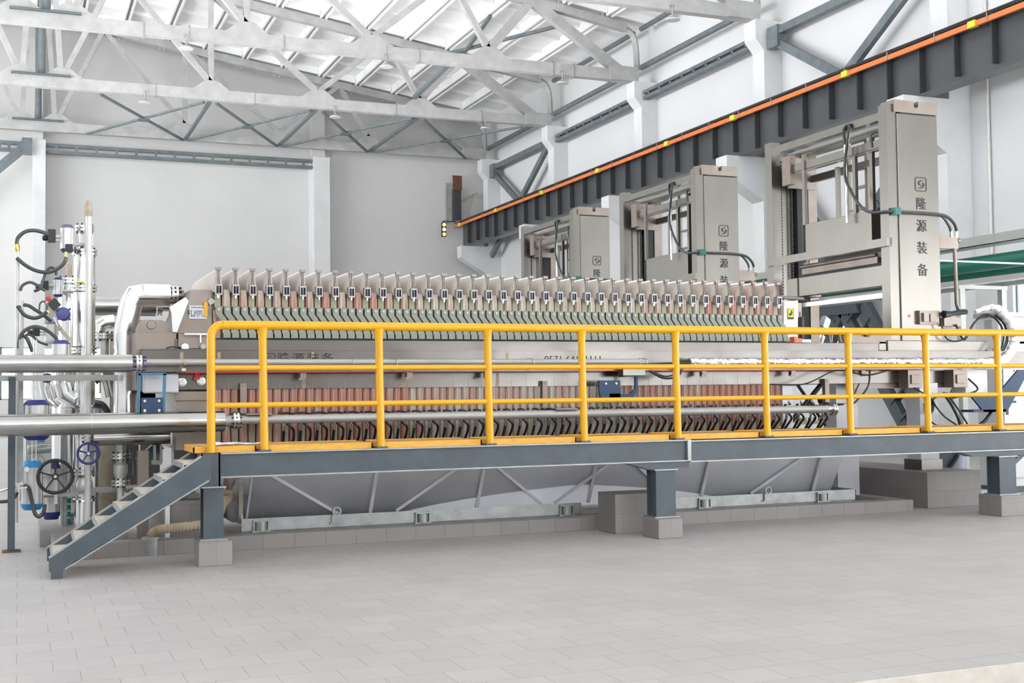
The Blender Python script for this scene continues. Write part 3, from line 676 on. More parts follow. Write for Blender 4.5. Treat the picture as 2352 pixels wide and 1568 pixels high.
g = G(); g.tube(spl([(1.32, 12.12, 1.90), (1.36, 12.08, 1.915), (1.42, 12.08, 1.912), (1.49, 12.09, 1.90)]), .006, 6); obj('thin_cable', g, m_black, t)
# blue frame at the left with its bolted plate
g = G(); 
for x in (1.055, 1.285): g.bar((x-.015, 11.93, 1.24), (x, 11.93, 1.655), .028, .03, (0,1,0))
g.box(1.045, 1.30, 11.915, 11.945, 1.64, 1.665); obj('blue_frame', g, m_blue, t)
g = G(); g.box(1.07, 1.265, 11.90, 11.93, 1.27, 1.43)
bp_ = obj('blue_bolt_plate', g, m_blued, t)
for x in (1.10, 1.23):
    for z in (1.31, 1.40):
        g = G(); g.lathe((x, 11.9, z), (0,-1,0), [(0,.016),(.012,.014)], 6); obj('bolt', g, m_sst, bp_)
# lettering on the tray
def logo(cx, cz, y, s, parent, fl=1):
    g = G(); r = .16*s; o = .5*s; n = 6; pts = []
    for qx, qz, a0 in ((o-r, o-r, 0), (-o+r, o-r, 90), (-o+r, -o+r, 180), (o-r, -o+r, 270)):
        for k in range(n+1):
            a = math.radians(a0+90*k/n); pts.append((cx+qx+r*math.cos(a), y, cz+qz+r*math.sin(a)))
    g.tube(pts, .035*s, 6, closed=True)
    # hooked S sweep as a tapered flat stroke
    ctr = spl([(cx+.24*s, y, cz+.27*s), (cx-.02*s, y, cz+.25*s), (cx-.2*s, y, cz+.08*s), (cx-.08*s, y, cz-.05*s), (cx+.12*s, y, cz-.10*s)], 6)
    n_ = len(ctr); g.tube(ctr, [.015*s+.055*s*math.sin(PI*i/(n_-1)) for i in range(n_)], 6)
    ctr = spl([(cx+.1*s, y, cz+.09*s), (cx+.28*s, y, cz+.02*s), (cx+.2*s, y, cz-.16*s), (cx-.02*s, y, cz-.27*s), (cx-.32*s, y, cz-.29*s)], 6)
    n_ = len(ctr); g.tube(ctr, [.012*s+.07*s*math.sin(PI*(i/(n_-1))**.7) for i in range(n_)], 6)
    for v in g.b.verts: v.co.y = y+(v.co.y-y)*.06
    return obj('logo', g, m_ink, parent)
logo(2.285, 1.79, 11.998, .115, t)
for i, ch in enumerate('隆源装备'):
    text('lettering', ch, .125, m_ink, V(2.425+.1475*i, 11.999, 1.79), FRONT, t, bold=.001)
text('lettering', '0571-64111111', .098, m_ink, V(5.575, 11.999, 1.79), FRONT, t, sx=1.12)
# tray clips, pipe brackets
for x in (1.46, 3.1, 3.55, 5.05, 6.4):
    g = G(); g.tube([(x, 11.975, 1.735), (x, 11.855, 1.74), (x, 11.85, 1.785), (x, 11.975, 1.80)], .005, 6); g.box(x-.02, x+.02, 11.93, 11.98, 1.68, 1.705); obj('pipe_clip', g, m_sst, t)
for x in (2.62, 3.72, 4.58, 7.2, 8.4, 9.4):
    g = G(); g.box(x-.03, x+.03, 11.99, 12.05, 1.60, 1.655); g.box(x-.045, x+.01, 11.985, 12.0, 1.585, 1.61); obj('wire_bracket', g, m_steelw, t)
for x in (2.05, 5.28, 8.95):
    g = G(); g.box(x-.03, x+.03, 12.10, 12.16, 1.26, 1.56); g.lathe((x, 12.10, 1.535), (0,-1,0), [(0,.01),(.008,.01)], 8); g.box(x-.03, x+.22, 11.75, 12.16, 1.255, 1.268); obj('pipe_hanger', g, m_steelw, t)
# black junction box and blue arm
g = G(); g.prism([(5.83,1.56),(6.09,1.56),(6.09,1.41),(6.20,1.41),(6.27,1.47),(6.27,1.60),(6.305,1.60),(6.305,1.45),(6.24,1.36),(5.86,1.36),(5.83,1.42)], 'xz', 11.90, 11.93)
g.box(5.95, 6.09, 11.90, 12.14, 1.36, 1.42); ba = obj('blue_support_arm', g, m_blued, t, bev=.004)
for x in (5.91, 6.035):
    g = G(); g.lathe((x, 11.90, 1.525), (0,-1,0), [(0,.014),(.012,.012)], 6); obj('bolt', g, m_white, ba)
g = G(); g.box(6.11, 6.39, 11.88, 12.0, 1.608, 1.69); obj('valve_box', g, m_steelb, t, bev=.006)
g = G(); g.box(6.12, 6.38, 11.86, 12.0, 1.598, 1.608); obj('valve_box_base', g, m_blued, t)
# round vibrating dampers row: black cable loop
g = G(); g.tube(spl([(6.35, 11.9, 1.72), (6.6, 11.87, 1.735), (6.95, 11.87, 1.74)]), .018, 8)
g.tube(spl([(6.42, 11.86, 1.66), (6.6, 11.85, 1.58), (6.78, 11.86, 1.60), (6.86, 11.88, 1.70)]), .012, 8)
g.tube(spl([(6.44, 11.87, 1.66), (6.62, 11.86, 1.60), (6.76, 11.87, 1.63), (6.84, 11.88, 1.71)]), .009, 8); obj('cable_bundle', g, m_black, t)
# foil-wrapped duct on the tray
g = G(); pts = [(6.93+.06*k, 11.86+.006*math.sin(k*1.7), 1.755+.004*math.sin(k*2.3)) for k in range(70)]
g.tube(pts, [.045+.006*math.sin(k*1.1)+.004*math.sin(k*2.9) for k in range(70)], 14); obj('foil_wrapped_duct', g, m_foil, t, label='silvery crinkled foil duct')
# hopper below
press_t = t
t = thing('filtrate_hopper', 'sloping grey steel collecting hopper on a base frame under the press', 'hopper', (5.3, 12.9, .136))
g = G()
vs = [(1.72,.745),(9.0,.745)]
A = [g.b.verts.new(p) for p in ((1.70,11.72,.95),(9.02,11.72,.95),(8.86,11.98,.22),(1.92,11.98,.22),(1.70,14.3,.95),(9.02,14.3,.95),(8.86,14.0,.22),(1.92,14.0,.22))]
for q in ((0,1,2,3),(1,5,6,2),(5,4,7,6),(4,0,3,7)): g.b.faces.new([A[i] for i in q])
hp = obj('hopper', g, m_tank, t)
md = hp.modifiers.new('thick', 'SOLIDIFY'); md.thickness = .012
def hy(z): return 11.98-(z-.22)*(.26/.73)-.02
for x, w_ in ((2.05,.02),(2.85,.015),(3.28,.035),(3.5,.01),(4.42,.035),(5.7,.035),(6.45,.02),(7.1,.035),(8.6,.04)):
    if w_ < .016: continue
    g = G(); g.bar((x, hy(.25), .25), (x+.05, hy(.94), .94), w_, .03, (0,1,0)); obj('hopper_rib', g, m_tank, hp)
for xa, xb in ((2.15, 2.95), (4.25, 3.55), (4.5, 5.15), (6.0, 5.3), (6.1, 6.7), (8.5, 7.75)):
    g = G(); g.bar((xa, hy(.74), .74), (xb, hy(.26), .26), .03, .03, (0,1,0)); obj('diagonal_rib', g, m_tank, hp)
g = G(); g.box(1.98, 5.55, 11.80, 11.81, .14, .265); g.box(6.35, 9.1, 11.80, 11.81, .14, .265); g.box(1.98,9.1,11.80,11.87,.135,.145); g.box(9.09,9.1,11.8,14,.14,.265); obj('base_channel', g, m_greyg, t)
for x in (2.16, 3.78, 5.37, 7.05, 8.62):
    g = G(); g.box(x-.085, x+.085, 11.765, 11.80, .136, .15); g.box(x-.075, x+.075, 11.77, 11.80, .235, .25); g.cyl((x, 11.783, .15), (x, 11.783, .235), .05, n=14); g.box(x-.075, x-.065, 11.77, 11.8, .15, .24); g.box(x+.065, x+.075, 11.77, 11.8, .15, .24); obj('load_cell_foot', g, m_greyg, t)
for x in (2.90, 7.88):
    g = G(); n = 12; pts = [(x-.05,.20),(x-.05,.30)]+[(x-.05*math.cos(PI*k/n), .30+.05*math.sin(PI*k/n)) for k in range(1, n)]+[(x+.05,.30),(x+.05,.20)]
    # plate with a round hole
    inner = [(x+.025*math.cos(2*PI*k/16), .298+.025*math.sin(2*PI*k/16)) for k in range(16)]
    g.tube([(p[0]*.5+x*.5+ (0), 11.785, p[1]) for p in []] or [(x+.0375*math.cos(2*PI*k/20), 11.785, .298+.0375*math.sin(2*PI*k/20)) for k in range(20)], .0135, 6, closed=True)
    g.box(x-.05, x+.05, 11.777, 11.793, .19, .262); g.box(x-.07, x+.07, 11.765, 11.80, .18, .192); obj('lifting_eye', g, m_greyg, t)
t = press_t
# funnel and ribbed drain hose
t = thing('drain_funnel', 'rusty steel funnel feeding the ribbed hose behind the left platform column', 'funnel', (1.87, 11.88, .3))
g = G(); g.lathe((1.87, 11.88, .66), (0,0,-1), [(0,.075),(.05,.07),(.10,.035),(.14,.03)], 18); g.box(1.77, 1.97, 11.80, 11.98, .655, .675); g.box(1.96, 2.0, 11.84, 11.9, .25, .66); g.lathe((1.98, 11.86, .30), (0,0,-1), [(0,.03),(.05,.035),(.08,.03)], 12); obj('funnel_cone', g, m_steelw, t)
t = press_t
hpts = spl([(1.87, 11.88, .54), (1.86, 11.87, .47), (1.80, 11.82, .40), (1.74, 11.75, .30), (1.62, 11.68, .25), (1.40, 11.62, .235), (1.24, 11.6, .23), (1.16, 11.6, .21), (1.125, 11.6, .16)], 26)
g = G(); g.tube(hpts, [.042+.0045*math.sin(i*1.57) for i in range(len(hpts))], 14)
obj('ribbed_drain_hose', g, m_hose, label='tan ribbed drain hose from the funnel to a floor cup by the stairs', cat='hose')
g = G(); g.lathe((1.13, 11.6, .0), (0,0,1), [(0,.07),(.15,.075),(.152,.085),(.165,.085)], 20); obj('drain_cup', g, m_greyg, label='short grey floor drain pipe taking the ribbed hose', cat='drain')
# right end frame of the press, on the large plinth
for x0, y0 in ((10.13, 11.85), (10.18, 13.2), (9.62, 13.0)):
    pass
g = G(); g.box(9.30, 9.62, 12.4, 12.62, .0, 1.5); g.box(9.27,9.65,12.37,12.65,0,.03); obj('support_leg', g, m_tank, t)
g = G(); g.box(10.28, 10.56, 12.05, 12.3, .43, 1.5); obj('support_leg', g, m_tank, t)
g = G(); g.box(10.26, 10.58, 12.02, 12.34, .431, .56); obj('polished_foot', g, m_steel, t)
g = G(); g.box(9.66, 9.9, 12.9, 13.15, .0, 1.5); obj('support_leg', g, m_tank, t)
g = G(); g.box(9.4, 11.2, 12.2, 12.9, 1.49, 1.53); g.box(9.4,11.2,12.19,12.21,1.44,1.53); obj('end_deck', g, m_steelw, t)
# moving head at the right end of the plate pack, hydraulic cylinder
g = G(); g.box(8.42, 8.56, 12.25, 13.95, 1.0, 2.5); obj('moving_head', g, m_white, t)
g = G(); g.prism([(8.42,2.48),(8.40,2.0),(8.60,2.0),(8.62,2.50)], 'xz', 12.18, 12.25); obj('head_cover', g, m_white, t, bev=.004)
g = G(); g.box(8.46, 8.54, 12.168, 12.178, 2.27, 2.40); yl = obj('warning_label', g, m_ylab, t, label='yellow and black warning label')
g = G(); g.box(8.463, 8.537, 12.165, 12.168, 2.272, 2.295); g.prism([(8.475,2.32),(8.50,2.31),(8.525,2.34),(8.52,2.37),(8.50,2.385),(8.505,2.35),(8.485,2.345)], 'xz', 12.164, 12.168)
for (a_, b_) in (((8.462,2.272),(8.462,2.398)),((8.538,2.272),(8.538,2.398)),((8.462,2.398),(8.538,2.398))): g.bar((a_[0],12.166,a_[1]),(b_[0],12.166,b_[1]),.005,.004)
obj('label_print', g, m_ink, yl)
g = G(); g.box(8.60, 8.68, 12.2, 12.35, 2.0, 2.47); g.cyl((8.66, 12.2, 2.0), (8.66, 12.2, 2.36), .014, n=8); g.cyl((8.33, 12.22, 2.54), (8.72, 12.22, 2.52), .022, n=10); obj('guide_pipe', g, m_steelw, t)
g = G(); g.cyl((8.66, 12.17, 2.02), (8.66, 12.17, 2.30), .024, n=10); obj('black_sleeve', g, m_black, t)
g = G(); g.box(8.47, 8.58, 12.06, 12.14, 1.992, 2.04); g.box(8.46,8.50,12.05,12.14,2.03,2.06); obj('end_clip', g, m_orangered, t, label='orange red clip on the rail')
g = G(); g.box(8.57, 8.72, 12.08, 12.3, 1.992, 2.03); obj('slide_shoe', g, m_tank, t)
g = G(); g.cyl((8.56, 13.05, 1.78), (10.7, 13.05, 1.78), .23, n=28); obj('hydraulic_cylinder', g, m_steelw, t)
g = G(); g.box(9.3, 10.0, 12.2, 12.34, 1.99, 2.10); g.box(9.45,9.9,12.22,12.34,2.1,2.18); g.cyl((9.4,12.25,2.13),(10.0,12.25,2.13),.03,n=12); g.lathe((9.62,12.2,2.12),(0,-1,0),[(0,.05),(.04,.05),(.05,.03)],14); obj('drive_unit', g, m_steelw, t)
g = G(); g.tube(spl([(9.1,12.2,2.0),(9.12,12.2,2.12),(9.2,12.2,2.12),(9.24,12.2,2.0)]), .012, 8); g.tube(spl([(8.95,12.2,2.0),(8.98,12.2,2.1),(9.06,12.2,2.09),(9.08,12.2,2.0)]), .012, 8); obj('pull_handle', g, m_steelw, t)
# underside boxes with cables on the right
for x in (10.05, 10.75):
    g = G(); g.box(x, x+.22, 11.98, 12.16, 1.44, 1.66); g.box(x+.04,x+.16,11.96,11.98,1.49,1.60); obj('limit_switch_box', g, m_steelw, t, bev=.004)
g = G(); g.box(11.0, 11.35, 12.05, 12.3, 1.36, 1.66); obj('end_bracket_box', g, m_white, t)
g = G(); g.prism([(10.95,1.33),(11.35,1.33),(11.72,1.655),(11.9,1.655),(11.52,1.13),(11.15,1.13)], 'xz', 11.9, 11.93)
g.prism([(11.35,1.13),(11.62,1.13),(12.12,1.655),(11.95,1.655),(11.55,1.25)], 'xz', 12.1, 12.13); g.box(10.98,11.5,11.9,12.13,1.13,1.16); obj('blue_end_bracket', g, m_blued, t)
random.seed(3)
for pts, r in (([(10.1,12.0,1.47),(10.3,11.95,1.36),(10.6,11.95,1.33),(10.75,12.0,1.42)], .010), ([(9.1,11.95,1.66),(9.4,11.93,1.60),(9.75,11.95,1.66)], .01), ([(8.05,11.95,1.5),(8.5,11.93,1.5),(8.9,11.95,1.64),(9.1,11.97,1.66)], .008),
        ([(10.55,12.0,1.35),(10.40,11.95,1.28),(10.55,11.95,1.1),(10.75,11.95,.98)], .012), ([(10.6,12.0,1.38),(10.7,11.95,1.2),(10.8,11.95,1.0),(10.85,12.0,.8)], .02), ([(10.65,12.0,1.38),(10.8,11.95,1.15),(10.95,11.95,.95)], .012), ([(10.3,12.0,1.25),(10.28,11.95,1.1),(10.40,11.95,1.0),(10.5,11.95,.97)], .01),
        ([(11.0,12.0,1.55),(11.1,11.95,1.42),(10.95,11.95,1.36),(10.7,12,1.3)], .012), ([(11.35,11.98,1.14),(11.2,11.95,1.02),(11.05,12.0,.9),(10.95,12.1,.7)], .022), ([(9.3,11.95,1.5),(9.15,11.93,1.3),(9.0,11.95,1.25),(8.85,12,1.28)], .009), ([(9.5,12.0,1.66),(9.42,11.95,1.45),(9.2,11.95,1.25)], .012)):
    g = G(); g.tube(spl(pts), r, 8); obj('cable', g, m_black, t)
g = G(); g.tube([(10.36+.05*math.cos(a*.7)*(1+.3*math.sin(a*.37)), 11.97+.01*math.sin(a), 1.22+.10*math.sin(a*.7)) for a in range(50)], .011, 7); obj('coiled_cable', g, m_black, t)
g = G(); g.lathe((9.02, 12.3, 1.31), (0,-1,0), [(0,.07),(.05,.07),(.06,.04),(.1,.035)], 16); g.cyl((8.6,12.35,1.05),(9.1,12.35,1.55),.03,n=10); g.cyl((9.1,12.35,1.0),(8.7,12.35,1.5),.02,n=10); g.box(8.88,9.0,12.25,12.4,1.15,1.25); obj('end_valve_group', g, m_blackm, t)
g = G(); g.box(8.62, 9.0, 12.24, 12.30, 1.02, 1.06)
for k in range(5): g.cyl((8.66+.07*k, 12.25, 1.06), (8.66+.07*k, 12.25, 1.10), .022, n=8)
obj('terminal_strip', g, m_beige, t)
# plate packs -----------------------------------------------------------------
PIT = .16635
def cloth_mesh(tall):
    g = G(); b_ = g.b; rnd = random.Random(5 if tall else 9)
    hw = .0405
    if tall: zs = [.96,1.1,1.3,1.48,1.7,2.0,2.28,2.34,2.40,2.46,2.52,2.58,2.64,2.675]
    else: zs = [.96,1.1,1.3,1.48,1.7,2.0,2.28,2.36,2.44,2.485]
    rows = []
    for i, z in enumerate(zs):
        h = hw; front = 12.175; open_ = tall and z > 2.30
        if z > 2.40 and tall:
            u = (z-2.40)/.275; h = hw*(1-u)+.013*u+.022*math.sin(u*PI*.9); front = 12.175-.0*u+.02*math.sin(u*PI)
        wob = rnd.uniform(-.004, .0005); fr = front+rnd.uniform(-.006,.006)
        if z < 1.2: fr += (1.2-z)*.16*(1 if tall else -.2)
        rows.append((z, h+wob*(z < 1.6), fr, open_))
    def ring(r):
        z, h, f, o = r
        return [(-h, 13.86, z), (-h, 13.0, z), (-h, f+.05, z), (-h*.96, f+.012, z), (-h*.55, f-.012, z), (0, f+.004, z), (h*.5, f-.014, z), (h*.96, f+.012, z), (h, f+.05, z), (h, 13.0, z), (h, 13.86, z)]
    R = [[b_.verts.new(p) for p in ring(r)] for r in rows]
    for i in range(len(R)-1):
        for j in range(10):
            if rows[i+1][3] and 3 <= j <= 6 and zs[i] < 2.45: continue
            b_.faces.new((R[i][j], R[i][j+1], R[i+1][j+1], R[i+1][j]))
    # close the top
    T = R[-1]
    if tall: 
        b_.faces.new((T[0],T[1],T[9],T[10])); b_.faces.new((T[1],T[2],T[8],T[9]))
    else:
        for j in range(5): b_.faces.new((T[j],T[j+1],T[9-j],T[10-j])) if j < 4 else None
    return g
def make_plate(tall):
    nm = 'filter_plate'
    o = thing(nm, 'tall hung filter plate' if tall else 'low filter plate', 'filter plate', (0, 12.9, .95))
    g = G(); g.box(-.030, .030, 12.19, 13.88, .97, 2.47 if not tall else 2.49); obj('plate_body', g, m_khaki, o)
    c = obj('filter_cloth', cloth_mesh(tall), m_cloth, o)
    # sage bracket, hooks over the beam
    g = G(); g.prism([(-.031,2.315),(.031,2.315),(.031,2.245),(.098,2.155),(.098,2.09),(.112,2.06),(.112,2.006),(.045,2.006),(.045,2.045),(.036,2.06),(.036,2.15),(-.031,2.245)], 'xz', 12.10, 12.17)
    g.box(-.03, .03, 12.15, 12.2, 2.20, 2.31); br = obj('support_bracket', g, m_sage, o)
    g = G(); g.lathe((0, 12.10, 2.285), (0,-1,0), [(0,.016),(.006,.014),(.007,.004)], 14); obj('bolt_cap', g, m_cap, br)
    if tall:
        g = G(); g.box(-.012, .012, 12.16, 13.9, 2.672, 2.690); obj('hanger_bar', g, m_sst, o)
        g = G(); g.box(-.026, .026, 12.11, 12.16, 2.672, 2.698)
        g.cyl((-.032,12.135,2.69),(.032,12.135,2.69),.006,n=8); hc = obj('end_cap', g, m_steelw, o)
        g = G()
        for dx in (-.011, .013): g.lathe((dx, 12.11, 2.685), (0,-1,0), [(0,.0075),(.002,.0075)], 10)
        obj('cap_hole', g, m_dark, hc) if False else g.b.free()
        g = G()
        for dx in (-.009, .009): g.cyl((dx, 12.13, 2.52), (dx, 12.13, 2.675), .0055, n=8)
        g.tube([(0,12.13,2.60),(0,12.13,2.52)], [.008,.020], 10); obj('spring_rods', g, m_steel, o)
        g = G(); 
        g.box(-.033, -.024, 12.10, 12.16, 2.432, 2.523); g.box(.024, .033, 12.10, 12.16, 2.432, 2.523); g.box(-.033, .033, 12.10, 12.16, 2.515, 2.530); g.box(-.033, .033, 12.10, 12.16, 2.426, 2.440); g.box(-.033,.033,12.155,12.17,2.43,2.52)
        obj('spring_housing', g, m_pipe, o)
        g = G(); g.cyl((0, 12.125, 2.44), (0, 12.125, 2.515), .020, n=14); obj('spring', g, m_blackch, o)
        g = G(); g.tube([(0,12.125,2.426),(0,12.125,2.412),(0,12.125,2.411),(0,12.125,2.395)], [.016,.016,.012,.012], 6); obj('adjusting_bolt', g, m_sst, o)
    freeze(o); return o
m_blackch = mat('black_chrome_spring', (.10,.10,.11), .15, .9, var=.2, scale=60, stretch=(.2,.2,1))
def stain(i):   # how red the cloths look along the pack
    base = .64 if i < 12 else (.24 if i < 27 else (.45 if i < 33 else .78))
    return base
rs = random.Random(11)
for tall in (True, False):
    src = make_plate(tall)
    n = 40 if tall else 39
    for i in range(n):
        x = 1.815+PIT*i+(0 if tall else PIT/2)
        s_ = stain(i)+rs.uniform(-.14, .18)
        kd = 'rust-stained' if s_ > .45 else 'pale'
        if tall: lab = nth(i)+' tall filter plate from the left, '+kd+' cloth, spring post on top'
        else: lab = nth(i)+' low filter plate from the left, '+kd+' cloth, no spring post'
        if i == n-1: lab = 'last '+('tall' if tall else 'low')+' filter plate at the right end of the pack, '+kd+' cloth'
        grp = 'tall filter plates with spring posts' if tall else 'low filter plates between the tall ones'
        if i == 0:
            o = src; o.location = (x, 12.9, .95); o['label'] = lab
            for c in kids(o): c.color = (s_, 0, 0, 1)
        else: o = dup(src, (x, 12.9, .95), lab, grp, (s_, 0, 0, 1))
        if i == 0 and grp: o['group'] = grp
# lower manifold pipe and its hoses
t = thing('filtrate_pipe', 'grey drain manifold pipe running along under the plates, flanged at both ends', 'pipe', (5, 11.8, 1.17))
g = G(); g.cyl((1.95, 11.80, 1.208), (8.72, 11.80, 1.208), .042, n=20); obj('pipe_run', g, m_pipe, t)
def flange(g, c, ax, r, th=.022, gap=.012, n=22):
    c = Vector(c); ax = Vector(ax)
    g.lathe(c-ax*(gap/2+th), ax, [(0,r),(th,r)], n); g.lathe(c+ax*(gap/2), ax, [(0,r),(th,r)], n); g.lathe(c-ax*.02, ax, [(0,r*.8),(.04,r*.8)], n)
def bolts(g, c, ax, r, k=8, l=.06, br=.008):
    c = Vector(c); ax = Vector(ax).normalized(); ref = Vector((0,0,1)) if abs(ax.z) < .9 else Vector((1,0,0)); a = ax.cross(ref).normalized(); b = a.cross(ax)
    for i in range(k):
        q = c+(a*math.cos(2*PI*(i+.5)/k)+b*math.sin(2*PI*(i+.5)/k))*r
        g.cyl(q-ax*l/2, q+ax*l/2, br, n=6)
g = G(); flange(g, (1.925, 11.8, 1.205), (1,0,0), .085); obj('flange', g, m_sst, t)
g = G(); bolts(g, (1.925, 11.8, 1.205), (1,0,0), .07, 8, .10); obj('flange_bolts', g, m_blackm, t)
g = G(); flange(g, (8.80, 11.8, 1.205), (1,0,0), .075, .018); g.cyl((8.70,11.8,1.208),(8.79,11.8,1.208),.04); obj('end_flange', g, m_sst, t)
def make_hose():
    o = thing('drain_hose', 'hose', 'hose', (0, 11.8, .98))
    g = G(); g.tube(spl([(-.05, 11.88, 1.19), (.02, 11.85, 1.165), (.09, 11.88, 1.11), (.125, 12.0, 1.04), (.135, 12.1, .97)]), .0135, 8); obj('curved_hose', g, m_black, o)
    g = G(); g.tube(spl([(.0, 11.86, 1.10), (.004, 11.9, 1.05), (.018, 12.0, .96)]), .015, 8); obj('short_hose', g, m_black, o)
    g = G(); g.cyl((0, 11.84, 1.165), (0, 11.86, 1.095), .014, n=10); g.cyl((0,11.84,1.175),(0,11.845,1.15),.019,n=6); obj('fitting', g, m_sst, o)
    g = G(); g.tube(spl([(-.02, 11.86, 1.262), (.03, 11.9, 1.266), (.10, 12.0, 1.258), (.15, 12.1, 1.25)]), .010, 7); obj('upper_hose', g, m_black, o)
    g = G(); g.tube([(-.02,11.99,1.262),(-.02,12.02,1.31)], [.018,.003], 8); obj('nozzle', g, m_steelw, o)
    freeze(o); return o
src = make_hose()
for i in range(39):
    x = 2.40+.1655*i; lab = nth(i)+' black drain hose from the left under the lower manifold pipe'; grp = 'drain hoses along the lower manifold'
    if i == 0: src.location = (x, 11.8, .98); src['label'] = lab; src['group'] = grp
    else: dup(src, (x, 11.8, .98), lab, grp)
# upper thin pipe
t = thing('spray_pipe', 'thin grey pipe running along the front of the lettered tray', 'pipe', (3, 11.9, 1.72))
g = G(); g.cyl((1.09, 11.90, 1.762), (6.32, 11.90, 1.762), .031, n=18); obj('pipe_run', g, m_pipe, t)
g = G(); flange(g, (1.045, 11.88, 1.75), (1,0,0), .082, .020); obj('flange', g, m_sst, t)
g = G(); bolts(g, (1.045, 11.88, 1.75), (1,0,0), .065, 8, .13, .009); obj('flange_bolts', g, m_navy, t)
t = thing('insulated_pipe', 'upper shiny clad horizontal pipe entering from the left edge', 'pipe', (0, 11.85, 1.67))
g = G(); g.cyl((-2.5, 11.88, 1.748), (.985, 11.88, 1.75), .083, n=36); obj('cladding', g, m_chromed, t)
g = G(); g.cyl((.985, 11.88, 1.75), (1.03, 11.88, 1.75), .045, n=18); obj('bare_end', g, m_beige, t)
t = thing('insulated_pipe', 'lower shiny clad horizontal pipe, the thicker one ending in front of the corner post', 'pipe', (0, 11.78, 1.1))
g = G(); g.cyl((-2.5, 11.78, 1.199), (1.815, 11.78, 1.199), .098, n=40); obj('cladding', g, m_chromed, t)
g = G(); g.tube([(.62,11.78,1.199),(.625,11.78,1.199)], .0995, 40); obj('seam', g, m_sst, t)
g = G(); g.cyl((1.815, 11.78, 1.199), (1.90, 11.78, 1.205), .052, n=20); obj('bare_end', g, m_pipe, t)

